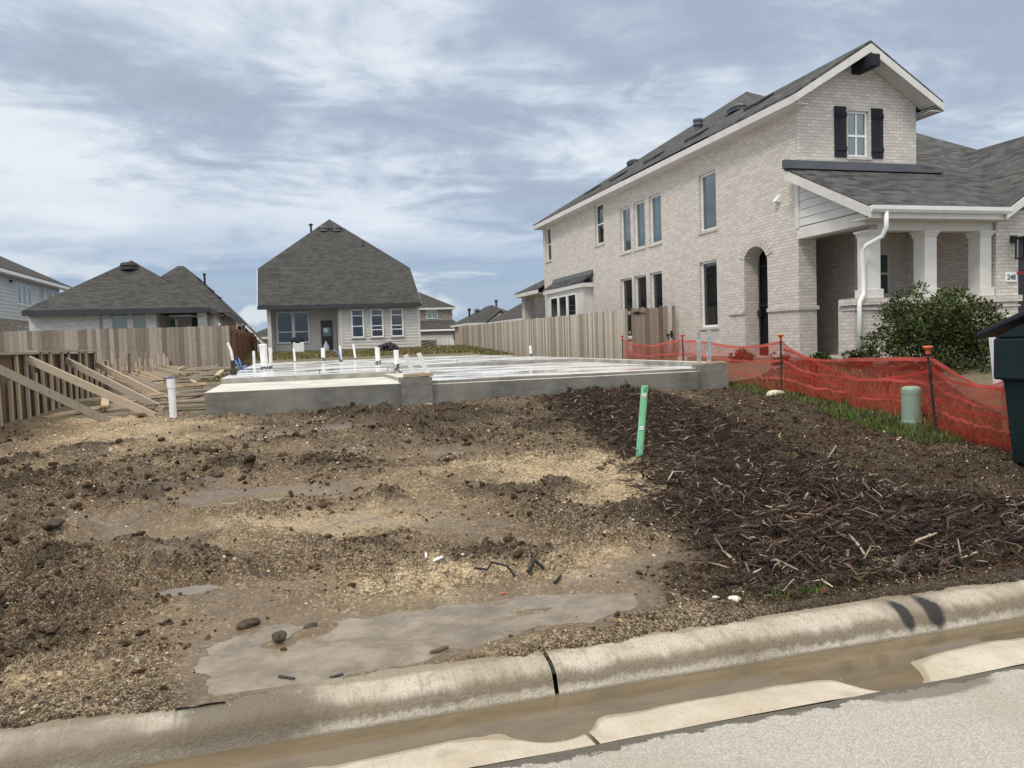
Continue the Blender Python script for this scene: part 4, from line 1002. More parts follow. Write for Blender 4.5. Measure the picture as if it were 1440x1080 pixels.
for a, b in ((-8.03, -7.86), (-7.52, -6.88), (-6.67, -6.12)): window(h, 'y', 38, a, b, 1.7, 3.42, .05, .035, (), (), M['glass_green'], M['trim'])
window(h, 'y', 41, -5.6, -5.15, 1.9, 3.3, -.04, .04, (), (), M['glass_green'], M['trim'])
MB().box(-4.55, -4.1, 40.95, 40.99, 1.3, 3.3).build('patio_door', M['black'], h)
window(h, 'x', -3.55, 43.2, 44.8, 2.2, 3.25, -.02, .05, (), (), M['glass_green'], M['white'])
rf = MB(); a = 3.66
rf.slab([(-10.82, 37.4, 3.62), (-3.42, 37.4, 3.62), (-7.12, 37.4 + 3.75, 6.13)], .05)
rf.slab([(-10.82, 37.4, 3.62), (-7.12, 41.15, 6.13), (-7.12, 55, 6.13), (-10.82, 58, 3.62)], .05)
rf.slab([(-3.42, 37.4, 3.62), (-3.42, 58, 3.62), (-7.12, 55, 6.13), (-7.12, 41.15, 6.13)], .05)
rf.slab([(-8.4, 42.6, 4.0), (-2.95, 43.6, 3.64), (-5.45, 46.7, 6.42), (-5.75, 46.7, 6.42)], .05)
rf.slab([(-2.95, 43.6, 3.64), (-2.95, 60, 3.64), (-5.45, 57.5, 6.42), (-5.45, 46.7, 6.42)], .05)
rf.slab([(-8.4, 42.6, 4.0), (-5.75, 46.7, 6.42), (-5.75, 57.5, 6.42), (-8.4, 60, 4)], .05)
rf.build('roof', M['shingle_b'], h)
f_ = MB(); f_.box(-10.84, -3.40, 37.36, 37.40, 3.38, 3.58); f_.box(-3.42, -3.38, 37.40, 43.5, 3.38, 3.58); f_.box(-2.97, -2.93, 43.6, 58, 3.40, 3.60); f_.box(-10.8, -3.45, 37.4, 38, 3.40, 3.42); f_.box(-5.7, -3.45, 38, 41, 3.41, 3.43)
f_.build('fascia', M['dark_trim'], h)
v_ = MB(); v_.lathe((-7.12, 40.45, 5.60), [(.38, 0), (.38, .1), (.33, .16), (.40, .2), (.34, .33), (.05, .37)], 18); v_.build('roof_vent', M['shingle_b'], h)
for x, y, z in ((-6.2, 44.0, 5.55), (-4.5, 50.0, 5.45), (-4.3, 52.5, 5.2), (-5.0, 48.2, 5.95)):
    v_ = MB(); v_.prism([(x - .25, y - .4, z), (x - .25, y - .4, z + .12), (x + .3, y - .4, z - .2), (x + .3, y - .4, z - .34)], (0, .8, 0)); v_.build('roof_vent', M['black'], h)
v_ = MB(); v_.lathe((-4.75, 50.5, 5.5), [(.06, 0), (.06, .75), (.09, .76), (.09, .85)], 8); v_.build('flue_pipe', M['black'], h)
v_ = MB(); v_.tube([(-2.95, 57.8, 3.45), (-3.1, 57.8, 3.2), (-3.1, 57.8, 1.5)], .06, 8); v_.build('downspout', M['black'], h)

# ================================================================== TWO-STOREY SIDING HOUSE, FAR LEFT
h = thing('grey_two_storey_house', 'two-storey pale grey siding house at the left edge of the photo with brick lower storey', 'house', (-14, 48, 1.3))
c = MB()
z = 3.66
while z < 5.9: c.prism([(-14 + .02, 40, z), (-14 + .002, 40, z + .19), (-14.06, 40, z + .19), (-14.06, 40, z)], (0, 15.9, 0)); z += .19
c.box(-24, -14.06, 55.6, 55.9, 3.66, 5.9); c.build('siding_wall', M['siding_l'], h)
c = MB(); c.box(-14.2, -14.0, 40, 55.88, .9, 3.62); c.box(-24, -14.2, 55.6, 55.88, .9, 3.6); c.build('brick_wall', M['brown_brick'], h)
for a, b in ((47.6, 48.35), (48.45, 49.2), (49.3, 50.05)): window(h, 'x', -14, a, b, 4.52, 5.64, -.02, .05, (), (), M['glass_green'], M['white'])
for a, b, c0, d0 in ((51.75, 52.3, 5.06, 5.69), (53.3, 53.9, 5.06, 5.66), (54.7, 55.3, 5.06, 5.63), (47.4, 48.0, 2.6, 3.36), (48.5, 49.2, 2.6, 3.33)): window(h, 'x', -14, a, b, c0, d0, -.02, .05, (), (), M['glass'], M['siding_l'])
rf = MB(); e = -13.55
rf.slab([(e, 38, 6.15), (e, 57.2, 6.15), (e - 7, 50.2, 10.0), (e - 7, 38, 10.0)], .06); rf.slab([(e, 57.2, 6.15), (e - 14, 57.2, 6.15), (e - 7, 50.2, 10.0)], .06); rf.build('roof', M['shingle_b'], h)
f_ = MB(); f_.box(e - .02, e + .02, 38, 57.2, 5.92, 6.09); f_.box(-13.98, e - .02, 38, 57.1, 5.92, 5.94); f_.build('fascia', M['white'], h)
MB().box(-13.98, -13.85, 46.6, 46.75, 5.62, 5.74).build('wall_light', M['dark_trim'], h)

# ================================================================== FAR HOUSES
def simple_house(name, label, x0, x1, y0, y1, z0, ze, zr, wm, rm, hip=True, trim='trim', ov=.35):
    h = thing(name, label, 'house', ((x0 + x1) / 2, y0, z0))
    MB().box(x0, x1, y0, y1, z0, ze).build('wall', wm, h)
    r = MB(); a, b, c, d = x0 - ov, x1 + ov, y0 - ov, y1 + ov; hw = min(b - a, d - c) / 2
    if b - a < d - c: p, q = ((a + b) / 2, c + hw, zr), ((a + b) / 2, d - hw, zr)
    else: p, q = (a + hw, (c + d) / 2, zr), (b - hw, (c + d) / 2, zr)
    if b - a < d - c:
        r.slab([(a, c, ze), (b, c, ze), p], .05); r.slab([(b, c, ze), (b, d, ze), q, p], .05); r.slab([(b, d, ze), (a, d, ze), q], .05); r.slab([(a, d, ze), (a, c, ze), p, q], .05)
    else:
        r.slab([(a, c, ze), (b, c, ze), q, p], .05); r.slab([(b, c, ze), (b, d, ze), q], .05); r.slab([(b, d, ze), (a, d, ze), p, q], .05); r.slab([(a, d, ze), (a, c, ze), p], .05)
    ro = r.build('roof', rm, h)
    f = MB(); f.box(a, b, c - .03, c, ze - .28, ze - .05); f.box(b, b + .03, c, d, ze - .28, ze - .05); f.box(a - .03, a, c, d, ze - .28, ze - .05); f.build('fascia', M[trim], h)
    return h, ro
k9 = 90 / 58.
X9 = lambda x: x * k9
Z9 = lambda z: 1.6 + (z - 1.6) * k9
h, ro = simple_house('brown_brick_house', 'distant two-storey brown brick house with garage, seen right of the grey siding house', X9(6.6), X9(12.0), 90, 104, 0.4, Z9(4.37), Z9(6.0), M['brown_brick'], M['shingle_b'])
window(h, 'y', 90, X9(10.0), X9(10.87), Z9(3.5), Z9(4.3), -.05, .08, (), (X9(10.43),), M['glass_green'], M['trim'])
g = MB(); g.slab([(X9(8.0), 87.4, Z9(2.72)), (X9(12.4), 87.4, Z9(2.72)), (X9(12.1), 89.98, Z9(3.38)), (X9(8.0), 89.98, Z9(3.38))], .06); g.build('garage_roof', M['shingle_b'], h)
MB().box(X9(8.0), X9(12.4), 87.35, 87.39, Z9(2.55), Z9(2.68)).build('fascia', M['white'], h)
MB().box(X9(8.0), X9(12.1), 87.8, 89.97, .4, Z9(2.6)).build('garage_wall', M['brown_brick'], h)
MB().box(X9(8.6), X9(11.7), 87.7, 87.79, .4, Z9(2.25)).build('garage_door', M['siding'], h)
MB().box(X9(11.85), X9(11.98), 87.6, 87.79, Z9(1.95), Z9(2.3)).build('wall_lantern', M['black'], h)
h, ro = simple_house('grey_roofed_house', 'distant house with low dark hipped roof and flue, peeking over the right fence', 16.75, 22.6, 72.5, 80, 1.2, 3.55, 5.3, M['tan_brick'], M['shingle_b'])
MB().prism([(18.4, 72.0, 3.6), (20.7, 72.0, 3.6), (19.6, 72.0, 4.45)], (0, 3, 0)).build('gable', M['tan_brick'], h)
g = MB(); g.slab([(18.2, 71.9, 3.6), (19.6, 71.9, 4.62), (19.6, 76, 4.62), (18.2, 76, 3.6)], .05); g.slab([(19.6, 71.9, 4.62), (20.95, 71.9, 3.6), (20.95, 76, 3.6), (19.6, 76, 4.62)], .05); g.build('gable_roof', M['shingle_b'], h)
for x, y, z, hh in ((20.6, 77.2, 5.0, .9), (17.0, 74.0, 4.15, .8)): MB().lathe((x, y, z), [(.09, 0), (.09, hh * .7), (.16, hh * .72), (.16, hh)], 8).build('flue_pipe', M['black'], h)
for x, z in ((17.9, 4.55), (18.9, 4.75)): MB().prism([(x, 75.2, z), (x + .5, 75.5, z + .15), (x + .5, 75.5, z + .3), (x, 75.2, z + .15)], (0, .5, .2)).build('roof_vent', M['black'], h)
h, ro = simple_house('dark_roofed_house', 'distant dark roof glimpsed between the patio column and the cream brick house', 18.3, 27, 61, 70, 1.2, 3.5, 6.4, M['brown_brick'], M['shingle_b'])
h = thing('brick_gable_house', 'distant brick house with white sloping gable edge between the left fence and the grey house', 'house', (-4, 64, 1.3))
MB().add([(-7, 64, 1), (-1.95, 64, 1), (-1.95, 64, 2.1), (-4.05, 64, 4.6), (-7, 64, 4.6), (-7, 70, 1), (-1.95, 70, 1), (-1.95, 70, 2.1), (-4.05, 70, 4.6), (-7, 70, 4.6)], [(0, 1, 2, 3, 4), (9, 8, 7, 6, 5), (0, 5, 6, 1), (1, 6, 7, 2), (2, 7, 8, 3), (3, 8, 9, 4), (4, 9, 5, 0)]).build('wall', M['tan_brick'], h)
g = MB(); g.slab([(-4.15, 63.7, 4.75), (-1.7, 63.7, 1.95), (-1.7, 71, 1.95), (-4.15, 71, 4.75)], .06); g.slab([(-7.4, 63.7, 4.75), (-4.15, 63.7, 4.76), (-5.0, 71, 5.6), (-7.4, 71, 5.6)], .06); g.build('roof', M['shingle_b'], h)
MB().prism([(-4.17, 63.66, 4.45), (-4.17, 63.66, 4.70), (-1.68, 63.66, 1.88), (-1.68, 63.66, 1.62)], (0, .04, 0)).build('rake_board', M['white'], h)
for a in (-3.85, -3.35): window(h, 'y', 64, a, a + .36, 2.9, 3.55, -.04, .04, (), (), M['glass'], M['trim'])
h, ro = simple_house('far_tan_house', 'farthest low roof visible just left of the grey siding house', -3.6, 1.2, 78, 88, 1, 2.9, 4.1, M['tan_brick'], M['shingle_b'])

# ================================================================== FENCES
def plank_fence(mb, a, b, zf, hgt, pw=.14, gap=.011, th=.018, dog=False, jit=.012):
    a = Vector(a); b = Vector(b); L = (b - a).length; d = (b - a) / L; n = Vector((-d.y, d.x)); k = int(L / (pw + gap))
    for i in range(k):
        p = a + d * (i * (pw + gap)); q = p + d * pw; z0 = zf(p.x, p.y) - .05; z1 = z0 + hgt + random.uniform(-jit, jit); off = n * random.uniform(0, .014)
        p = p + off; q = q + off; m1 = n * th
        if dog:
            c = .035
            pts = [(p.x, p.y, z0), (q.x, q.y, z0), (q.x, q.y, z1 - c), (q.x - d.x * c, q.y - d.y * c, z1), (p.x + d.x * c, p.y + d.y * c, z1), (p.x, p.y, z1 - c)]
        else: pts = [(p.x, p.y, z0), (q.x, q.y, z0), (q.x, q.y, z1), (p.x, p.y, z1)]
        mb.prism(pts, (m1.x, m1.y, 0))
b1 = lambda x, y: float(base(np.array([float(x)]), np.array([float(y)]))[0])
f = thing('wooden_fence', 'long weathered grey wooden plank fence on the left, below the white brick house', 'fence', (-6, 32, 1))
p_ = MB(); plank_fence(p_, (-14, 32.1), (-2.2, 32), lambda x, y: .98, 1.66); p_.build('planks', M['fence'], f)
r_ = MB()
for z in (1.2, 1.85, 2.4): r_.box(-14, -2.25, 32.05 + .075, 32.05 + .12, z, z + .09)
r_.build('rail', M['fence'], f)
f = thing('brown_side_fence', 'reddish brown wooden fence running back from the end of the left grey fence', 'fence', (-2.2, 40, 1))
p_ = MB(); plank_fence(p_, (-2.2, 53.5), (-2.2, 32.1), lambda x, y: 1.02 + .008 * (y - 32), 1.55); p_.build('planks', M['fence_b'], f)
r_ = MB()
for z in (1.3, 2.35): r_.box(-2.17, -2.12, 32.1, 53.4, z, z + .09)
r_.build('rail', M['fence_b'], f)
for y in (32.3, 35.2, 38.1, 41, 43.9, 46.8, 49.7, 52.6): MB().box(-2.12, -2.02, y, y + .1, 1.0, 2.62 if y < 33 else 2.52).build('fence_post', M['fence_b'], f)
f = thing('pale_wooden_fence', 'pale wooden plank fence along the right of the slab, ending in a brown gate', 'fence', (9.8, 30, 1))
p_ = MB(); plank_fence(p_, (9.85, 46), (9.85, 21.5), lambda x, y: .84 + .006 * (y - 21), 1.66, .135); p_.build('planks', M['fence_r'], f)
r_ = MB()
for z in (1.1, 1.7, 2.3): r_.box(9.90, 9.95, 21.6, 46, z, z + .09)
r_.build('rail', M['fence_r'], f)
g_ = MB(); plank_fence(g_, (9.9, 21.4), (11.20, 21.4), lambda x, y: .84 + .03 * (x - 9.9), 1.68, .14, dog=True, jit=.02); gate = g_.build('gate', M['gate'], f)
g_ = MB(); plank_fence(g_, (11.24, 21.4), (11.49, 21.4), lambda x, y: .86, 1.72, .118, dog=True, jit=.02); g_.build('end_planks', M['gate'], f)
hg = MB(); hg.prism([(9.93, 21.38, 2.31), (10.10, 21.38, 2.27), (10.2, 21.38, 2.31), (10.36, 21.38, 2.31), (10.36, 21.38, 2.33), (10.2, 21.38, 2.33), (10.10, 21.38, 2.38), (9.93, 21.38, 2.33)], (0, .015, 0)); hg.build('hinge', M['black'], gate)
lt = MB(); lt.box(11.02, 11.24, 21.37, 21.39, 1.62, 1.66); lt.box(11.16, 11.22, 21.36, 21.39, 1.54, 1.76); lt.box(11.09, 11.11, 21.37, 21.39, 1.48, 1.62); lt.build('latch', M['black'], gate)

# ================================================================== CONCRETE FOUNDATION SLAB
f = thing('foundation_slab', 'freshly poured grey concrete foundation slab with wet white top in the middle of the lot', 'foundation', (3.5, 14, .5))
def blockx(name, x0, x1, y0, y1, z0, z1, top, side=M['conc_face'], n=40):
    o = MB().box(x0, x1, y0, y1, z0, z1).build(name, side, f, .012)
    o.data.materials.append(top)
    for p in o.data.polygons:
        if p.normal.z > .9: p.material_index = 1
    return o
blockx('porch_step', -1.42, 2.0, 14.0, 17.3, .2, .915, M['conc_pale'])
blockx('main_slab', -1.42, 2.395, 17.3, 37, .2, 1.035, M['slab_top'], M['conc_edge'])
blockx('rear_slab', 2.4, 8.55, 22.0, 37, .2, 1.032, M['slab_top'], M['conc_edge'])
blockx('garage_slab', 2.4, 8.3, 14.16, 21.997, .2, .93, M['slab_top'])
blockx('garage_lip', 2.45, 7.95, 14.02, 14.158, .2, .872, M['conc_pale'])
blockx('stem_wall', 8.3, 8.52, 14.3, 21.99, .2, 1.03, M['conc_pale'], M['conc_edge'])
blockx('side_stem', 2.0, 2.397, 14.3, 17.297, .2, .98, M['conc_pale'], M['conc_edge'])
def rough_block(name, x0, x1, y0, y1, z0, z1):
    bm = bmesh.new(); bmesh.ops.create_cube(bm, size=1); bmesh.ops.subdivide_edges(bm, edges=bm.edges, cuts=14, use_grid_fill=True)
    for v in bm.verts:
        v.co = Vector((x0 + (v.co.x + .5) * (x1 - x0), y0 + (v.co.y + .5) * (y1 - y0), z0 + (v.co.z + .5) * (z1 - z0)))
        q = np.array([v.co.x * 1.7 + v.co.y]), np.array([v.co.z * 1.3])
        v.co.y -= .05 * (float(fbm(*q, 2.2, 70, 4)[0]) - .45) ; v.co.z += .02 * (float(fbm(*q, 5, 71, 3)[0]) - .5)
    me = bpy.data.meshes.new(name); bm.to_mesh(me); bm.free(); me.materials.append(M['conc_face'])
    o = bpy.data.objects.new(name, me); COL.objects.link(o); o.parent = f; o.matrix_parent_inverse = f.matrix_basis.inverted(); return o
rough_block('pier', 1.90, 2.46, 13.93, 14.30, .25, 1.01); rough_block('pier', 7.95, 8.56, 13.95, 14.34, .25, 1.0)
for x, y in ((.6, 17.5), (2.1, 17.6), (4.7, 22.3)): MB().tube([(x, y, 1.0), (x + .01, y, 1.13)], .008, 6).build('anchor_bolt', M['rebar'], f)

ZS = 1.03
def pipe(x, y, top, r, sleeve=.2, lean=0, label='', grp='white pipes standing out of the slab', m='pvc', zb=ZS, cap=False):
    t = thing('plumbing_pipe', label, 'pipe', (x, y, zb), grp)
    h_ = top - zb; s0 = sleeve * .72
    MB().tube([(x + lean * s0 / h_ * .9, y, zb + s0 * .98), (x + lean, y, top)], r, 14).build('pipe', M[m], t, smooth=False)
    if s0:
        pts = [(x, y, zb - .02)]
        rr = [r * 1.16]
        for k_ in range(1, 7): pts.append((x + lean * s0 / h_ * k_ / 6 + random.uniform(-.004, .004), y, zb + s0 * k_ / 6)); rr.append(r * random.uniform(1.08, 1.28))
        MB().tube(pts, rr, 12).build('sleeve', M['sleeve'], t)
    if cap: MB().lathe((x + lean, y, top - .06), [(r * 1.15, 0), (r * 1.15, .06), (r * .9, .075)], 14).build('cap', M['pvc'], t)
    return t
pipe(-.72, 23.7, 1.76, .105, .12, -.03, 'thickest white pipe at the left of the slab, beside a thinner one', cap=True)
pipe(-.56, 24.2, 1.66, .05, .12, .0, 'thin white pipe standing right beside the thickest pipe on the slab')
pipe(.19, 33.5, 1.62, .045, .05, -.03, 'slim white pipe in front of the left double window of the grey house')
pipe(1.36, 34.0, 1.60, .085, .22, 0, 'white pipe with black sleeve in front of the dark back door')
pipe(1.92, 31, 1.67, .045, .12, -.03, 'white pipe with a blue conduit leaning beside it, right of the back door')
pipe(2.75, 34.5, 1.73, .05, .12, -.07, 'leaning white pipe in front of the left of three house windows')
pipe(2.60, 24.1, 1.56, .075, .16, -.01, 'white pipe with short black sleeve, centre of the slab')
pipe(2.26, 17.2, 1.50, .055, .26, 0, 'nearest pipe on the slab, lower half wrapped in mottled black', zb=1.0)
pipe(8.2, 26.2, 1.43, .045, .16, -.01, 'lone short white pipe at the right of the slab before the pale fence')
pipe(-1.3, 30.5, 1.58, .05, 0, 0, 'white pipe at the left rear edge of the slab by the brown fence')
t = thing('blue_conduit', 'blue flexible conduit tubes sticking up at the left edge of the slab', 'conduit', (-1.5, 26, .8))
for k_, (dx, dz) in enumerate(((-.16, .52), (-.08, .58), (.12, .36), (.0, .22))):
    MB().tube([(-1.52 + k_ * .03, 26, .75), (-1.52 + k_ * .03 + dx * .2, 26, .75 + dz * .6), (-1.52 + k_ * .03 + dx, 26.05, .78 + dz)], .028, 8).build('tube', M['blue'], t, smooth=True)
t = thing('blue_conduit', 'blue conduit bent beside the white pipe right of the back door', 'conduit', (1.8, 30.9, ZS))
MB().tube([(1.86, 30.9, ZS), (1.84, 30.9, 1.3), (1.76, 30.9, 1.46), (1.62, 30.9, 1.5)], .03, 8).build('tube', M['blue'], t, smooth=True)
t = thing('conduit_riser', 'black and white riser pipe leaning at the front left corner of the upper slab', 'pipe', (-1.30, 19.4, 1.0))
MB().tube([(-1.30, 19.4, .85), (-1.305, 19.4, 1.38)], .05, 10).build('sleeve', M['rubber'], t); MB().tube([(-1.305, 19.4, 1.375), (-1.33, 19.4, 1.6), (-1.40, 19.4, 1.80)], .032, 10).build('pipe', M['pvc'], t)
MB().lathe((-1.30, 19.4, 1.04), [(.07, 0), (.085, .03), (.07, .12), (.05, .14)], 10).build('collar', M['rubber'], t)
t = thing('white_container', 'white container with a dark bag on top by the left window of the grey house', 'container', (.55, 43.4, 1.45))
MB().box(.18, .75, 43.2, 43.6, 1.40, 1.95).build('box', M['pvc'], t, .03)
g_ = MB(); g_.lathe((.42, 43.4, 1.90), [(.30, 0), (.34, .1), (.3, .25), (.16, .32)], 10, 1, .7); g_.build('bag', M['black'], t)
t = tag(MB().lathe((1.98, 45.0, 1.45), [(.16, 0), (.2, .12), (.15, .3), (.05, .46), (.03, .54)], 9, 1, .8).build('white_bag', M['paper']), 'white plastic bag standing at the foot of the back door', 'bag')
t = MB(); rr = random.Random(4)
for k_ in range(60):
    a, q = rr.uniform(0, 6.28), rr.uniform(0, 1) ** .6; x, y, z = 5.0 + .75 * q * math.cos(a), 41.5 + .4 * q * math.sin(a), 1.28 + .40 * (1 - q * q) + rr.uniform(-.04, .04)
    r = rr.uniform(.06, .14); t.lathe((x, y, z - r), [(r * .5, 0), (r, r * .6), (r * .9, r * 1.3), (r * .3, r * 1.8)], 6)
tag(t.build('dirt_pile', M['clod_dark'] if 'clod_dark' in M else M['rubber']), 'dark pile of dirt lumps on the grass below the right house windows', 'dirt pile')

# plank and straps on the two piers
tag(MB().beam((1.98, 14.12, 1.045), (2.50, 14.14, 1.05), .20, .055).build('wood_block', M['lumber'], None, .004), 'splintered brown board lying on top of the middle slab pier', 'board')
tag(MB().beam((7.98, 14.13, 1.012), (8.58, 14.16, 1.03), .2, .03).build('wood_block', M['lumber'], None, .003), 'thin board lying on the right slab pier under the metal straps', 'board')
def strap(x0, y0, x1, y1, z0, z1, label, mat='galv'):
    t = MB(); t.beam((x0, y0, z0), (x1, y1, z1), .085, .006, (0, 1, 0)); t.beam((x0 - .036, y0, z0), (x1 - .036, y1, z1), .012, .02, (0, 1, 0)); t.beam((x0 + .036, y0, z0), (x1 + .036, y1, z1), .012, .02, (0, 1, 0))
    for k_ in range(9):
        u = (k_ + .5) / 9; x = x0 + (x1 - x0) * u; z = z0 + (z1 - z0) * u; t.box(x - .014, x + .014, y0 - .008, y0 - .003, z - .012, z + .012)
    return tag(t.build('metal_strap', M[mat]), label, 'strap', 'galvanised straps on the slab piers')
strap(2.22, 14.35, 2.06, 14.35, .98, 1.42, 'left of two white metal straps leaning on the middle pier', 'pvc')
strap(2.50, 14.45, 2.32, 14.45, .98, 1.44, 'right of two white metal straps leaning on the middle pier', 'pvc')
strap(8.06, 14.22, 8.055, 14.22, 1.0, 1.66, 'darker grey upright metal strap on the right pier')
strap(8.30, 14.24, 8.31, 14.24, 1.0, 1.69, 'shinier upright metal strap on the right pier, nearer the house')

# ================================================================== FORMWORK (left) WITH BRACES
f = thing('timber_formwork', 'tall timber plank formwork wall with diagonal braces at the left edge', 'formwork', (-4.45, 16, .5))
FXc = -4.47
ztop = lambda y: 1.70 if y < 20.6 else 1.20
p_ = MB(); y = 9.5
while y < 33.5:
    w = random.uniform(.20, .29); z1 = ztop(y) - .03; p_.box(FXc - .04 - random.uniform(0, .008), FXc - .005, y, y + w - .006, .15, z1 + random.uniform(-.01, 0)); y += w
p_.build('form_planks', M['form'], f)
tp = MB()
for a, b, z in ((9.5, 15.9, 1.67), (15.85, 18.6, 1.70), (18.55, 20.6, 1.705)): tp.box(FXc - .10, FXc + .10, a, b, z, z + .035)
tp.build('top_plate', M['lumber_g'], f)
r_ = MB(); r_.box(FXc, FXc + .04, 20.6, 33.4, 1.08, 1.16); r_.build('waler', M['lumber'], f)
y = 9.8; i = 0
while y < 33.3:
    zt = ztop(y) - .005 if y < 20.6 else 1.15 + random.uniform(.05, .42) * (random.random() < .7)
    if i % 3 == 1 and y < 20.6: zt -= random.uniform(.3, .6)
    s = MB(); s.beam((FXc + .045, y, .2), (FXc + .045 + random.uniform(-.02, .02), y + random.uniform(-.04, .04), zt), .04, .09, (0, 1, 0)); s.build('stud', M['lumber'] if i % 2 else M['lumber_g'], f); y += .46 + random.uniform(-.03, .03); i += 1
for a, b, w, m in (((-4.36, 12.9, 1.62), (-2.95, 14.2, .50), .13, 'lumber_g'), ((-4.36, 15.2, 1.58), (-2.30, 14.55, .52), .13, 'lumber_x'), ((-4.36, 17.6, 1.52), (-2.35, 15.9, .53), .13, 'lumber_g'), ((-4.36, 20.1, 1.40), (-2.62, 18.4, .58), .13, 'lumber'),
                   ((-4.40, 22.4, 1.1), (-3.2, 22.0, .62), .1, 'lumber_g'), ((-4.40, 25.0, 1.12), (-3.3, 24.2, .68), .1, 'lumber'), ((-4.40, 28.2, 1.14), (-3.2, 27.5, .78), .1, 'lumber_g'), ((-4.40, 31.0, 1.12), (-3.1, 30.3, .88), .1, 'lumber')):
    MB().beam(a, b, .045, w).build('brace', M[m], f)
for y in (21.2, 23.3, 24.1, 26.0, 27.0, 29.2, 30.2, 32.0): MB().beam((-4.40, y, 1.08), (-3.45, y - .5, b1(-3.45, y) - .02), .04, .09).build('brace', M[random.choice(['lumber_g', 'lumber', 'lumber_x'])], f)
for y in (20.9, 21.7, 22.6, 23.8, 24.8, 26.3, 27.6, 28.8, 30.1, 31.5, 32.6): MB().beam((-4.36, y, .4), (-4.34, y + .05, random.uniform(1.3, 1.75)), .05, .05, (0, 1, 0)).build('stake', M[random.choice(['lumber_g', 'lumber', 'form'])], f)
# loose lumber between the formwork and the slab
rr = random.Random(21)
for i in range(44):
    y = 15.3 + 16 * (i / 44) + rr.uniform(-.4, .4); x = rr.uniform(-3.9, -2.0); a = rr.uniform(-.35, .45) + (math.pi / 2 if i % 5 == 0 else 0); L = rr.uniform(.6, 1.9)
    z = b1(x, y) + rr.uniform(.03, .09)
    o = MB().beam((x - L / 2 * math.cos(a), y - L / 2 * math.sin(a), z), (x + L / 2 * math.cos(a), y + L / 2 * math.sin(a), z + rr.uniform(-.03, .12)), rr.uniform(.07, .14), .035).build('loose_board', M[rr.choice(['lumber', 'lumber_g', 'lumber_g', 'lumber_x', 'form'])])
    tag(o, 'weathered board lying in the debris between the formwork and the slab', 'board', 'loose boards scattered beside the formwork')
for (a, b, w, lab) in (((-4.15, 15.6, .56), (-2.85, 18.0, .66), .14, 'long pale board slanting on the ground under the near braces'), ((-4.2, 15.3, .54), (-3.5, 16.2, .60), .14, 'short board at the foot of the formwork under the nearest brace'), ((-2.95, 21.0, .80), (-2.05, 20.3, .86), .05, 'thin pale stick lying behind the white marker pipe')):
    tag(MB().beam(a, b, w, .04).build('loose_board', M['lumber'], None, .003), lab, 'board', 'loose boards scattered beside the formwork')
for y0, z0, lab in ((17.2, .68, 'upper rusty bar reaching from the slab edge into the debris'), (15.75, .63, 'middle rusty bar reaching from the slab edge into the debris'), (14.8, .56, 'lowest rusty bar reaching from the slab edge to the white marker pipe')):
    tag(MB().tube([(-2.9 if y0 > 15 else -1.95, y0 + .35, z0 - .02), (-2.1, y0 + .1, z0 + .02), (-1.42, y0, z0 + .01)], .011, 6).build('reinforcing_bar', M['rebar']), lab, 'rebar', 'rusty bars at the slab edge')
t = thing('marker_pipe', 'white capped pipe standing in the dirt at the front left corner of the slab', 'pipe', (-1.9, 13.95, .5))
MB().tube([(-1.915, 13.95, .35), (-1.925, 13.95, 1.07)], .058, 18).build('pipe', M['pvc'], t); MB().tube([(-1.925, 13.95, 1.02), (-1.928, 13.95, 1.17)], .066, 18).build('cap', M['pvc'], t); MB().tube([(-1.928, 13.95, 1.165), (-1.93, 13.95, 1.21)], .03, 8).build('plug', M['blue'], t)
# far formwork by the pale fence
t = thing('far_formwork', 'distant timber formwork with slanting braces left of the pale fence', 'formwork', (8.6, 50, 1))
MB().box(7.6, 9.15, 50, 50.05, .8, 1.87).build('form_planks', M['form'], t); MB().box(9.25, 10.75, 50.6, 50.65, .9, 1.32).build('low_planks', M['form'], t)
for k_ in range(4): MB().beam((7.7 + k_ * .12, 49.6, 1.05 + k_ * .2), (9.1, 49.9, 1.42 + k_ * .13), .04, .07).build('brace', M['lumber_g'], t)
for x in (8.25, 9.2, 9.5, 9.8, 10.1, 10.4, 10.65): MB().box(x - .04, x + .04, 49.9, 49.98, .9, 1.9 if x < 9.3 else 1.5).build('stud', M['lumber_g'], t)
for a in (9.35, 9.75, 10.2): MB().beam((a, 49.0, .95), (a + .55, 50.5, 1.3), .04, .07).build('brace', M['lumber_g'], t)
for x, zt, in ((9.88, 1.96), (10.12, 1.92), (10.36, 1.94), (10.54, 1.82)):
    tag(MB().lathe((x, 51, .9), [(.055, 0), (.055, zt - .9)], 8).build('far_pipe', M['pvc']), 'white pipe in the distant row standing behind the far formwork', 'pipe', 'white pipes behind the far formwork')

# ================================================================== SILT FENCE
t = thing('silt_fence', 'sagging translucent orange-red netting fence on steel posts along the right side', 'barrier fence', (8, 11, .45))
PO = [((9.35, 20.9), (9.35, 20.9), .62, 1.66), ((9.02, 16.65), (9.0, 16.65), .55, 1.62), ((8.75, 12.45), (8.75, 12.45), .42, 1.55), ((7.42, 7.5), (7.25, 7.46), .30, 1.37), ((6.98, 5.95), (6.95, 5.95), .24, 1.2)]
for (b0, t0, z0, z1) in PO[:4]:
    m_ = MB(); m_.tube([(b0[0], b0[1], z0 - .1), (t0[0], t0[1], z1 - .06)], .016, 8)
    for k_ in range(14):
        u = (k_ + 1) / 15; m_.lathe((b0[0] + (t0[0] - b0[0]) * u, b0[1] + (t0[1] - b0[1]) * u, z0 + (z1 - z0 - .06) * u), [(.018, 0), (.021, .01), (.018, .02)], 8)
    po = m_.build('fence_post', M['post'], t)
    MB().lathe((t0[0], t0[1], z1 - .085), [(.026, 0), (.03, .05), (.055, .065), (.06, .085), (.045, .095)], 14).build('cap', M['cap'], po)
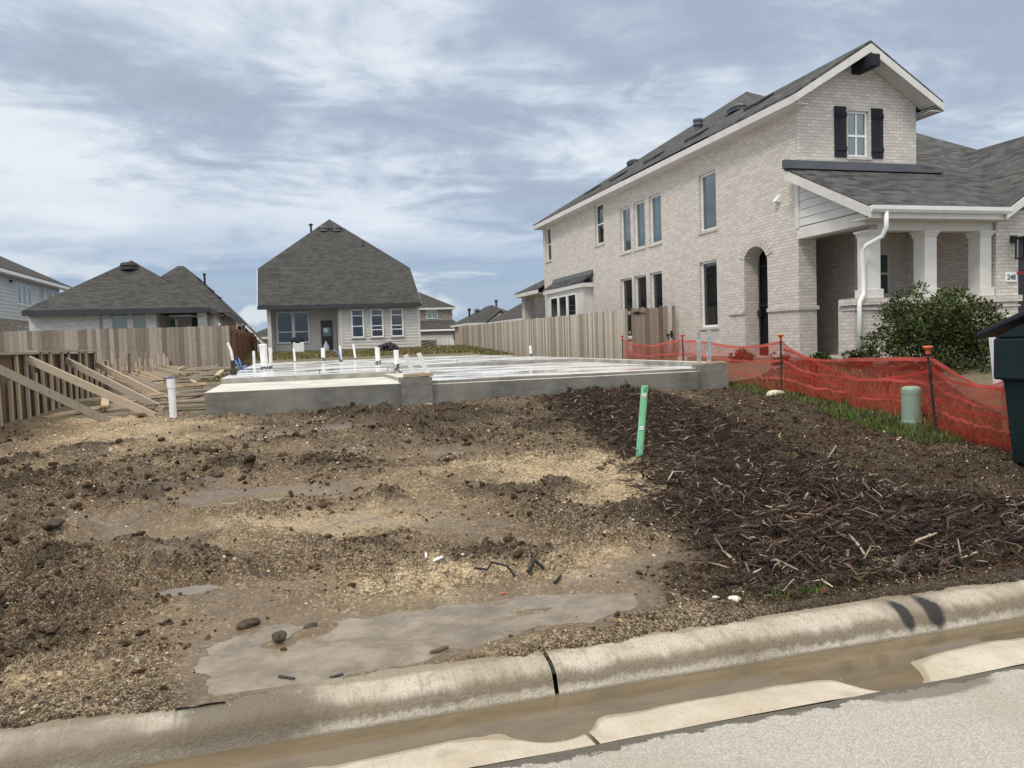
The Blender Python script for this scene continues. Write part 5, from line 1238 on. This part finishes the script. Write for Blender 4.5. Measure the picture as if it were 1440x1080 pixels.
def net(i, off, sag, hb, name, v0, v1, mat, seed, topdrop=.10, nv=10):
    (b0, t0, z0, z1), (b1_, t1, y0, y1) = PO[i], PO[i + 1]; nu = 40
    U = np.linspace(0, 1, nu); V = np.linspace(v0, v1, nv); UU, VV = np.meshgrid(U, V)
    s = 4 * UU * (1 - UU) * (.9 + .35 * np.sin(UU * 5 + seed))
    bx_ = b0[0] + (b1_[0] - b0[0]) * UU; by_ = b0[1] + (b1_[1] - b0[1]) * UU; tx = t0[0] + (t1[0] - t0[0]) * UU; ty = t0[1] + (t1[1] - t0[1]) * UU
    zb = height(bx_[0] - .02, by_[0])[None, :] + .0; zt = (z1 - topdrop) + (y1 - z1) * UU - sag * s
    Z = zb + (zt - zb) * VV
    w = (fbm(UU * 6 + seed, VV * 3, 1.0, 700 + seed, 3) - .5) * .16 * (1 - VV * .3) + (.60 * np.exp(-((UU - .86) / .13) ** 2) * (1 - UU ** 14) if i == 2 else 0)
    X = bx_ + (tx - bx_) * VV - off + w * .8; Y = by_ + (ty - by_) * VV - off * .4 + w * .3
    Z = Z + (fbm(UU * 5 + seed, VV * 4, 1.0, 800 + seed, 3) - .5) * .05 * s
    o = grid_mesh(name, X, Y, Z, mat); o.parent = t; o.matrix_parent_inverse = t.matrix_basis.inverted(); return o
for i, sag in ((0, .14), (1, .12), (2, .27), (3, .16)):
    for lay in range(2 if i >= 2 else 1):
        sg = sag * (1 + .12 * lay); off = -.025 - .07 * lay; sd_ = i * 10 + lay * 3; top = 1.0 - .14 * lay
        net(i, off, sg, 0, 'netting', .0, top, M['net'], sd_)
        for v0, hh in ((.94, .06), (.60, .05), (.28, .045)) if not lay else ((.81, .05), (.42, .05), (.05, .05)):
            net(i, off + .005, sg, 0, 'band', v0, v0 + hh, M['net_band'], sd_, nv=3)

# ================================================================== OBJECTS ON THE LOT
t = thing('utility_pedestal', 'pale green cylindrical utility pedestal in front of the orange netting', 'pedestal', (8.2, 8.7, .36))
x, y = 7.70, 8.20; z0 = gz(x, y) - .03
MB().lathe((x, y, z0), [(.122, 0), (.122, .10), (.116, .11), (.116, .44), (.120, .445), (.120, .50), (.112, .525), (.085, .545), (.03, .55)], 32).build('housing', M['ped'], t, smooth=False)
MB().box(x - .012, x + .012, y - .128, y - .116, z0 + .07, z0 + .09).build('bolt', M['rebar'], t)
t = thing('marker_stake', 'flat green plastic marker stake leaning in the sand patch', 'marker', (3.33, 7.2, .36))
x0, y0 = 3.365, 7.2; z0 = gz(x0, y0)
dv = Vector((.105, .02, .735)); dn = dv.normalized()
prof = []
nseg = 8
st = MB(); pr_ = [(-.036, .012), (-.022, 0), (.022, 0), (.036, .012), (.036, .018), (.022, .006), (-.022, .006), (-.036, .018)]
A0 = Vector((x0, y0, z0 - .1)); A1 = Vector((x0, y0, z0)) + dv
ang = -.20; ux = Vector((math.cos(ang), math.sin(ang), 0)); uy = Vector((-math.sin(ang), math.cos(ang), 0))
st.prism([tuple(A0 + ux * a + uy * b) for a, b in pr_], tuple(A1 - A0)); stake = st.build('blade', M['stake'], t)
def onstake(u0, u1, a0, a1, mat, name):
    P0 = Vector((x0, y0, z0)) + dv * u0 - uy * .002; P1 = Vector((x0, y0, z0)) + dv * u1 - uy * .002
    return MB().slab([tuple(P0 + ux * a0), tuple(P0 + ux * a1), tuple(P1 + ux * a1), tuple(P1 + ux * a0)], 0).build(name, mat, stake) if False else MB().prism([tuple(P0 + ux * a0), tuple(P0 + ux * a1), tuple(P1 + ux * a1), tuple(P1 + ux * a0)], tuple(uy * -.0015)).build(name, mat, stake)
M['stk_r'] = plain('faded_pink_print', (.62, .45, .40), .5, .15, 60)
M['stk_g'] = plain('dark_green_print', (.03, .18, .07), .5, .1, 20); M['stk_p'] = plain('pale_green_print', (.42, .68, .45), .5, .1, 30)
for u0, u1, m in ((.385, .405, 'paper'), (.412, .435, 'paper'), (.858, .880, 'paper'), (.826, .850, 'stk_r'), (.884, .892, 'stk_r')): onstake(u0, u1, -.021, .021, M[m], 'printed_band')
P = lambda u, a: tuple(Vector((x0, y0, z0)) + dv * u - uy * .002 + ux * a)
tri = MB()
for (u, a), (u2, a2) in (((.915, -.012), (.975, .012)), ((.975, .012), (.915, .014)), ((.915, .014), (.915, -.012)), ((.93, .002), (.955, .008))): tri.beam(P(u, a), P(u2, a2), .003, .003, tuple(uy))
tri.build('warning_mark', M['stk_g'], stake)
mk = MB()
for u in np.arange(.47, .80, .019): mk.prism([P(u, -.006), P(u, .006), P(u + .011, .006), P(u + .011, -.006)], tuple(uy * -.0012))
for u in np.arange(.06, .36, .017): mk.prism([P(u, -.004), P(u, .009), P(u + .010, .009), P(u + .010, -.004)], tuple(uy * -.0012))
mk.build('faded_print', M['stk_p'], stake)

# big dark green bin at the right edge, taller cabin behind it and a white sign between
BXx, y0, y1 = 6.50, 4.72, 5.86; z0 = .22
t = thing('waste_bin', 'large dark green plastic waste bin with sloping black lid at the right edge', 'waste bin', (BXx + .5, 5.3, z0))
b_ = MB()
def ring(dx, dy, z): return [(BXx + dx, y1 - dy, z), (BXx + dx, y0 + dy, z), (BXx + 1.1 - dx, y0 + dy, z), (BXx + 1.1 - dx, y1 - dy, z)]
rs = [ring(.085, .10, z0 + .06), ring(.04, .05, .95), ring(.03, .04, 1.075), ring(-.02, -.02, 1.08), ring(-.02, -.02, 1.47)]
vs = sum(rs, []); fs = [(3, 2, 1, 0), (16, 17, 18, 19)]
for r_ in range(4):
    for k_ in range(4): fs.append((r_ * 4 + k_, r_ * 4 + (k_ + 1) % 4, r_ * 4 + 4 + (k_ + 1) % 4, r_ * 4 + 4 + k_))
b_.add(vs, fs)
b_.add([(BXx - .02, y1 + .02, 1.471), (BXx - .02, y0 - .02, 1.471), (BXx + 1.12, y0 - .02, 1.471), (BXx + 1.12, y1 + .02, 1.471), (BXx - .02, y0 - .02, 1.99), (BXx + 1.12, y0 - .02, 1.99)], [(0, 1, 4), (2, 3, 5), (1, 2, 5, 4), (0, 4, 5, 3), (0, 3, 2, 1)])
b_.build('body', M['can'], t, .018)
l_ = MB(); l_.prism([(BXx - .06, y1 + .17, 1.475), (BXx - .06, y1 + .17, 1.53), (BXx - .06, y0 - .08, 2.075), (BXx - .06, y0 - .08, 2.01)], (1.22, 0, 0)); l_.build('lid', M['lid'], t, .012)
r_ = MB()
for yy in (5.05, 5.28): r_.prism([(BXx + .018, yy, .30), (BXx + .018, yy, .84), (BXx + .018, yy + .03, .90), (BXx + .018, yy + .13, .90), (BXx + .018, yy + .16, .84), (BXx + .018, yy + .16, .30)], (.03, 0, 0))
r_.build('side_rib', M['can'], t, .01)
for x, y in ((BXx + .16, y1 - .16), (BXx + .16, y0 + .16), (BXx + .94, y1 - .16), (BXx + .94, y0 + .16)):
    MB().prism([(x - .03, y + .09 * math.cos(a), z0 + .06 + .09 * math.sin(a)) for a in np.linspace(0, 6.28, 16, endpoint=False)], (.06, 0, 0)).build('wheel', M['rubber'], t)
t = thing('site_cabin', 'dark roof corner with red lower edge above the green bin at the right edge', 'cabin', (8.9, 6.3, .3))
MB().box(8.5, 9.6, 5.85, 6.8, .3, 2.16).build('cabin_wall', M['black'], t)
MB().prism([(8.16, 7.05, 2.20), (8.5, 6.32, 2.72), (9.9, 6.32, 2.72), (9.9, 7.05, 2.20)], (0, .02, .05)).build('roof', M['lid'], t)
c_ = MB(); c_.slab([(8.16, 7.06, 2.235), (8.9, 6.3, 2.70), (9.9, 6.3, 2.70), (9.9, 7.06, 2.235)], .03); c_.slab([(8.16, 7.06, 2.235), (8.9, 6.3, 2.70), (9.9, 5.5, 2.235), (8.17, 5.5, 2.235)], .03); c_.build('roof_panel', M['lid'], t)
c_ = MB(); c_.beam((8.15, 7.06, 2.19), (9.9, 7.06, 2.19), .03, .03); c_.beam((8.15, 7.06, 2.19), (8.16, 5.5, 2.19), .03, .03); c_.build('red_edge', M['red'], t)
t = thing('sign_board', 'narrow white sign board standing just behind the green bin', 'sign', (7.8, 7.0, .3))
s_ = MB(); s_.prism([(7.66, 6.98, 1.50), (8.2, 6.98, 1.50), (8.2, 6.98, .90), (7.735, 6.98, .90)], (0, .03, 0)); sb = s_.build('panel', M['paper'], t)
for z in (1.22, 1.31): MB().box(7.72, 8.0, 6.975, 6.979, z, z + .006).build('rule', M['flash'], sb)
MB().box(7.9, 7.95, 7.011, 7.05, .25, 1.45).build('stake', M['lumber_g'], t)

# shrubs
def shrub(name, label, c, rx, ry, rz_, n, leaf, lobes=9, seed=1, dark=.5, red=0, grp=None):
    t = thing(name, label, 'shrub', (c[0], c[1], c[2]), grp); g = np.random.default_rng(seed)
    L = []
    for k_ in range(lobes):
        a = g.uniform(0, 6.28); q = g.uniform(.25, .85); L.append((q * math.cos(a) * rx * .95, q * math.sin(a) * ry * .9, rz_ * (g.uniform(.3, 1.75) - .45 * q * q), g.uniform(.16, .42)))
    L += [(0, 0, rz_ * .95, .62), (.3 * rx, 0, rz_ * .8, .55), (-.35 * rx, 0, rz_ * .7, .5)]
    for k_ in range(lobes):
        a = g.uniform(0, 6.28); q = g.uniform(.7, 1.15); zz_ = g.uniform(.5, 1.5)
        L.append((q * math.cos(a) * rx, q * math.sin(a) * ry, rz_ * zz_ * (1.25 if abs(math.cos(a)) < .6 else .8), g.uniform(.07, .14)))
    L = np.array(L)
    per = g.choice(len(L), n, p=L[:, 3] ** 1.5 / (L[:, 3] ** 1.5).sum()); l = L[per]; d = g.normal(size=(n, 3)); d /= np.linalg.norm(d, axis=1)[:, None]; rad = g.uniform(.25, 1.08, n) ** .55
    P_ = np.stack([l[:, 0] + d[:, 0] * rad * l[:, 3] * rx, l[:, 1] + d[:, 1] * rad * l[:, 3] * ry, l[:, 2] + d[:, 2] * rad * l[:, 3] * rz_], -1) + np.array(c)
    P_[:, 2] = np.maximum(P_[:, 2], c[2] + .03)
    fw = d + g.normal(0, .6, (n, 3)) + np.array([0, 0, .5]); fw /= np.linalg.norm(fw, axis=1)[:, None]
    sd__ = np.cross(fw, g.normal(size=(n, 3))); sd__ /= np.linalg.norm(sd__, axis=1)[:, None]
    s = leaf * g.uniform(.6, 1.4, n)[:, None]; up = np.cross(sd__, fw)
    v = np.stack([P_, P_ + fw * s * .5 + sd__ * s * .26 + up * s * .05, P_ + fw * s, P_ + fw * s * .5 - sd__ * s * .26 + up * s * .05], 1).reshape(-1, 3)
    f_ = np.arange(n * 4).reshape(n, 4)
    clump = g.uniform(.5, 1.3, len(L))[per]
    col = np.array([.045, .066, .017]) * (clump * g.uniform(.55, 1.5, n))[:, None]
    hi = g.uniform(0, 1, n) < .32; col[hi] = np.array([.115, .145, .04]) * g.uniform(.6, 1.2, (hi.sum(), 1))
    if red: rr_ = g.uniform(0, 1, n) < red; col[rr_] = np.array([.14, .045, .02]) * g.uniform(.6, 1.2, (rr_.sum(), 1))
    o = np_mesh('foliage', v, f_, M['grassb'], np.repeat(col, 4, 0), 'Col', False); o.parent = t; o.matrix_parent_inverse = t.matrix_basis.inverted()
    b = MB()
    for k_ in range(7):
        a = g.uniform(0, 6.28); e = (c[0] + rx * .7 * math.cos(a), c[1] + ry * .7 * math.sin(a), c[2] + rz_ * g.uniform(.9, 1.6)); b.tube([(c[0] + .04 * math.cos(a), c[1] + .04 * math.sin(a), c[2] - .1), ((c[0] + e[0]) / 2 + .03, (c[1] + e[1]) / 2, c[2] + rz_ * .6), e], [.02 * rz_ + .004, .014 * rz_ + .003, .004], 6)
    b.build('stem', M['stem'], t); return t
shrub('evergreen_shrub', 'big dense dark green shrub in front of the porch columns', (11.58, 11.7, .60), 1.2, .95, .98, 21000, .062, 36, 3)
shrub('small_shrub', 'small green shrub at the foot of the white downspout', (10.85, 12.9, .72), .27, .25, .27, 900, .07, 6, 5)
shrub('small_shrub', 'small leafy shrub below the shaded porch opening', (10.95, 14.3, .76), .26, .25, .22, 700, .07, 6, 6)
shrub('small_shrub', 'reddish low shrub behind the netting left of the arched entry', (10.85, 17.0, .72), .32, .3, .30, 800, .08, 6, 8, red=.5)
shrub('small_shrub', 'low shrub behind the netting right of the arched entry', (10.8, 15.4, .74), .22, .22, .18, 500, .07, 5, 9, red=.3)
for x, y, lab in ((9.35, 12.3, 'small black box light on a stake behind the middle netting span'), (9.3, 10.4, 'small black box light on a stake behind the netting near the downspout'), (9.0, 15.0, 'small black box light on a stake behind the right slab pier')):
    z = b1(x, y); t = thing('garden_light', lab, 'garden light', (x, y, z), 'black garden lights behind the netting')
    q = MB(); q.box(x - .07, x + .07, y - .02, y + .02, z + .42, z + .45); q.box(x - .07, x + .07, y - .02, y + .02, z + .24, z + .26); q.box(x - .07, x - .05, y - .02, y + .02, z + .26, z + .42); q.box(x + .05, x + .07, y - .02, y + .02, z + .26, z + .42); q.build('lamp_frame', M['black'], t)
    MB().box(x - .012, x + .012, y - .012, y + .012, z - .05, z + .24).build('stake', M['black'], t)
t = tag(MB().box(10.32, 10.52, 19.2, 19.4, .75, 1.02).build('utility_box', M['siding_w'], None, .01), 'small pale utility box on the ground by the wooden gate', 'box')

# stones and litter
def rock(name, x, y, s, col, label, cat='stone', flat=.5, seed=0, grp=None):
    g = random.Random(seed); bm = bmesh.new(); bmesh.ops.create_icosphere(bm, subdivisions=3, radius=1)
    z = gz(x, y)
    ca, sa = math.cos(g.uniform(0, 3)), math.sin(g.uniform(0, 3)); L = math.hypot(ca, sa); ca /= L; sa /= L
    for v in bm.verts:
        q = 1 + .5 * (float(fbm(np.array([v.co.x * 1.1 + seed * 3.1 + v.co.z]), np.array([v.co.y * 1.1 - v.co.z * .7]), 1.3, 900 + seed, 4)[0]) - .5)
        a, b = v.co.x * q * s, v.co.y * q * s * .62; v.co = Vector((x + a * ca - b * sa, y + a * sa + b * ca, z + s * flat * .35 + v.co.z * q * s * flat))
    me = bpy.data.meshes.new(name); bm.to_mesh(me); bm.free(); me.materials.append(col)
    o = bpy.data.objects.new(name, me); COL.objects.link(o); return tag(o, label, cat, grp)
M['lime'] = plain('pale_limestone', (.62, .57, .47), .8, .12, 25, .5, .01); M['tanrock'] = plain('tan_stone', (.34, .245, .14), .8, .15, 25, .5, .01); M['darkclod'] = plain('dark_soil_lump', (.085, .062, .042), .9, .35, 30, .8, .02)
for i, (x, y, s, m, lab) in enumerate(((2.26, 3.66, .042, 'lime', 'flat white stone lying on the dirt near the kerb, left of the grass'), (5.35, 4.72, .05, 'lime', 'white stone by the foot of the green bin'), (8.45, 12.2, .16, 'lime', 'broken pale limestone chunk under the netting post'),
        (-1.53, 5.08, .036, 'lime', 'elongated pale stone at the far left of the dirt'), (-.92, 4.54, .03, 'lime', 'pale pointed stone left of the large puddle'), (-1.62, 4.45, .035, 'lime', 'whitish stone cluster piece at the left frame edge'), (2.18, 3.72, .02, 'lime', 'small pinkish stone just left of the flat white stone'),
        (1.11, 3.99, .022, 'tanrock', 'small tan stone lying in the large puddle'), (2.42, 7.95, .05, 'tanrock', 'sandy lump at the left of the sand patch'), (2.88, 7.05, .06, 'darkclod', 'round dark soil lump on the sand patch left of the green stake'), (3.42, 6.4, .09, 'darkclod', 'dark soil lump right of the sand patch below the stake'),
        (1.85, 6.35, .10, 'darkclod', 'brown crumbling lump in the middle of the dirt'), (-.12, 3.97, .06, 'darkclod', 'dark wet lump standing in the left end of the puddle'), (.03, 4.08, .05, 'darkclod', 'second dark wet lump in the left end of the puddle'), (-.28, 4.28, .07, 'darkclod', 'dark muddy lump on the left bank of the puddle'),
        (-.8, 8.1, .12, 'darkclod', 'broad dark clod on the left of the lot'), (-1.75, 6.4, .10, 'darkclod', 'dark clod heap near the left edge above the wet rut'), (.75, 13.65, .08, 'tanrock', 'tan stone lying against the slab face'), (2.35, 13.7, .10, 'tanrock', 'tan rock at the foot of the middle pier'))):
    rock('stone' if m != 'darkclod' else 'soil_lump', x, y, s, M[m], lab, 'stone' if m != 'darkclod' else 'soil lump', .5 if m != 'darkclod' else .32, i)
def lay(name, pts, r, mat, label, cat):
    P_ = [(x, y, gz(x, y) + r * .8 + dz) for x, y, dz in pts]; return tag(MB().tube(P_, r, 7).build(name, mat), label, cat)
lay('plastic_strap', [(1.02, 4.55, .005), (1.08, 4.47, .03), (1.12, 4.53, .01), (1.15, 4.48, .05), (1.20, 4.46, .05), (1.24, 4.43, 0)], .007, M['black'], 'twisted black plastic strap on the gravel above the puddle', 'strap')
lay('black_scrap', [(1.36, 4.56, 0), (1.42, 4.60, .01), (1.47, 4.57, .0)], .012, M['black'], 'flat black scrap on the gravel right of the twisted strap', 'scrap')
lay('black_scrap', [(1.44, 4.28, 0), (1.50, 4.34, .01)], .009, M['black'], 'slanted black scrap just above the right end of the puddle', 'scrap')
lay('wood_stick', [(.57, 3.58, .012), (.66, 3.575, .012)], .010, M['form'], 'short dark wooden stick at the lower edge of the puddle', 'stick')
lay('wood_stick', [(-.115, 3.56, .01), (-.05, 3.51, .008)], .009, M['rubber'], 'black stick end lying left of the kerb hump', 'stick')
lay('wood_stick', [(.10, 3.475, .008), (.16, 3.465, .008)], .006, M['rubber'], 'thin dark stick on the back edge of the kerb', 'stick')
lay('wood_branch', [(3.22, 3.62, .015), (3.33, 3.66, .03), (3.42, 3.74, .06)], .017, M['stem'], 'thick broken branch at the grassy kerb edge below the wood chips', 'branch')
lay('paper_scrap', [(.765, 4.80, .008), (.77, 4.84, .012)], .007, M['paper'], 'left of two white paper scraps on the gravel', 'litter')
lay('paper_scrap', [(.79, 4.68, .006), (.85, 4.70, .006)], .008, M['paper'], 'right of two white paper scraps on the gravel', 'litter')
lay('red_scrap', [(1.10, 4.25, .003), (1.13, 4.255, .004)], .005, M['cap'], 'tiny red scrap on the gravel above the puddle', 'litter')

# ================================================================== LIGHT, SKY, CAMERA
w = bpy.data.worlds.new('World'); scene.world = w; w.use_nodes = True
nt = w.node_tree; nt.nodes.clear(); k = NB(nt)
SE, SAZ = 52, -128      # sun height and compass bearing (from +Y towards +X)
sky = k.n('ShaderNodeTexSky', sky_type='NISHITA'); sky.sun_disc = False; sky.sun_elevation = R(SE); sky.sun_rotation = R(SAZ)
tc = k.n('ShaderNodeTexCoord'); d = tc.outputs['Generated']
s = k.n('ShaderNodeSeparateXYZ'); k.l(d, s.inputs[0]); zz = k.math('MAXIMUM', s.outputs[2], .0)
den = k.math('ADD', zz, .16)
cv = k.n('ShaderNodeCombineXYZ'); k.l(k.math('DIVIDE', s.outputs[0], den), cv.inputs[0]); k.l(k.math('DIVIDE', s.outputs[1], den), cv.inputs[1])
off = k.n('ShaderNodeVectorMath', operation='ADD'); k.l(cv.outputs[0], off.inputs[0]); off.inputs[1].default_value = (3.3, 1.4, .7)
P = off.outputs[0]
nA = k.noise(P, .62, 8, .55, .6); nB = k.noise(k.scale(P, (.85, 1.35, 1)), 2.1, 9, .6, .8); nC = k.noise(P, 6.0, 7, .62, .6)
cl = k.math('ADD', k.math('MULTIPLY', nA, .62), k.math('ADD', k.math('MULTIPLY', nB, .38), k.math('MULTIPLY', nC, .16)))
white, mid, blue, dk = (.81, .862, .915), (.475, .555, .675), (.27, .38, .57), (.345, .40, .50)
c = k.mix(k.ramp(cl, .50, .655), mid, white)
c = k.mix(k.ramp(cl, .56, .45, 0, .65), c, dk)
# low bands: blue streaks with a bright bank of cumulus on the horizon
bv = k.n('ShaderNodeCombineXYZ'); k.l(s.outputs[0], bv.inputs[0]); k.l(s.outputs[1], bv.inputs[1]); k.l(k.math('MULTIPLY', s.outputs[2], 7.), bv.inputs[2])
nD = k.noise(bv.outputs[0], 2.2, 7, .55, .3)
low = k.ramp(s.outputs[2], .05, .22, 1, 0)
c = k.mix(k.math('MULTIPLY', low, k.ramp(nD, .40, .56, .0, .85)), c, blue)
cz = k.math('ADD', s.outputs[2], k.math('MULTIPLY', k.math('SUBTRACT', nD, .5), .16))
c = k.mix(k.ramp(cz, .118, .10, 0, .75), c, (.66, .73, .80))
c = k.mix(k.math('MULTIPLY', k.ramp(s.outputs[2], .16, .05), k.ramp(k.noise(bv.outputs[0], 4.2, 6, .55), .5, .62, 0, .75)), c, (.44, .52, .63))
bw_ = k.n('ShaderNodeCombineXYZ'); k.l(s.outputs[0], bw_.inputs[0]); k.l(s.outputs[1], bw_.inputs[1]); k.l(k.math('MULTIPLY', s.outputs[2], 2.6), bw_.inputs[2])
nE = k.noise(bw_.outputs[0], 5.5, 8, .55, .5)
cu_ = k.mix(k.ramp(nE, .47, .56), (.31, .42, .58), (.68, .745, .81))
c = k.mix(k.ramp(cz, .135, .11, 0, .8), c, cu_)
for dv_, rx_, rz_ in (((-.2036, .928, .3121), .050, .022), ((-.1153, .9473, .299), .075, .026)):      # two small darker scud clouds
    e_ = k.n('ShaderNodeVectorMath', operation='SUBTRACT'); k.l(d, e_.inputs[0]); e_.inputs[1].default_value = dv_
    q_ = k.n('ShaderNodeVectorMath', operation='DIVIDE'); k.l(e_.outputs[0], q_.inputs[0]); q_.inputs[1].default_value = (rx_, rx_, rz_)
    l_ = k.n('ShaderNodeVectorMath', operation='LENGTH'); k.l(q_.outputs[0], l_.inputs[0])
    c = k.mix(k.ramp(k.math('ADD', l_.outputs['Value'], k.math('MULTIPLY', k.math('SUBTRACT', k.noise(d, 16, 7, .65), .5), 2.2)), .35, 1.25, .75, 0), c, (.40, .455, .54))
gain = k.math('MULTIPLY', k.ramp(s.outputs[2], .45, .95, 1, 1.75), k.ramp(s.outputs[1], .35, -.5, 1, 1.35))
c = k.mix(k.ramp(s.outputs[2], .5, .9), c, (1., .93, .82))   # warm white added to the unseen overhead sky to warm the bluish ground light
bg1 = k.n('ShaderNodeBackground'); k.l(sky.outputs[0], bg1.inputs[0]); bg1.inputs[1].default_value = .1
bg2 = k.n('ShaderNodeBackground'); k.l(c, bg2.inputs[0]); k.l(gain, bg2.inputs[1])
mx = k.n('ShaderNodeMixShader'); mx.inputs[0].default_value = .9; k.l(bg1.outputs[0], mx.inputs[1]); k.l(bg2.outputs[0], mx.inputs[2])
ow = k.n('ShaderNodeOutputWorld'); k.l(mx.outputs[0], ow.inputs[0])
sl = bpy.data.lights.new('Sun', 'SUN'); sl.energy = 1.5; sl.angle = R(10); sl.color = (1, .955, .89)
so = bpy.data.objects.new('Sun', sl); COL.objects.link(so)
sd = Vector((math.cos(R(SE)) * math.sin(R(SAZ)), math.cos(R(SE)) * math.cos(R(SAZ)), math.sin(R(SE))))
so.rotation_euler = sd.to_track_quat('Z', 'Y').to_euler()

cam = bpy.data.cameras.new('Camera'); co = bpy.data.objects.new('Camera', cam); COL.objects.link(co); scene.camera = co
yaw, pitch, roll = R(15.9003), R(-3.14281), R(-1.96373)
F = Vector((math.sin(yaw) * math.cos(pitch), math.cos(yaw) * math.cos(pitch), math.sin(pitch))); Rt = Vector((math.cos(yaw), -math.sin(yaw), 0)); U = Rt.cross(F)
r_ = Rt * math.cos(roll) + U * math.sin(roll); u_ = -Rt * math.sin(roll) + U * math.cos(roll)
co.matrix_world = Matrix(((r_.x, u_.x, -F.x, 0), (r_.y, u_.y, -F.y, 0), (r_.z, u_.z, -F.z, 1.6), (0, 0, 0, 1)))
cam.sensor_fit = 'HORIZONTAL'; cam.sensor_width = 36; cam.lens = 1089.26 / 1440 * 36; cam.clip_end = 3000; cam.clip_start = .05
scene.render.engine = 'CYCLES'; scene.cycles.use_denoising = True; scene.cycles.max_bounces = 8; scene.cycles.transparent_max_bounces = 16
vs = scene.view_settings; vs.view_transform = 'Standard'; vs.look = 'None'; vs.exposure = .08; vs.gamma = 1.; vs.use_curve_mapping = False
scene.render.resolution_x = 1024; scene.render.resolution_y = 768
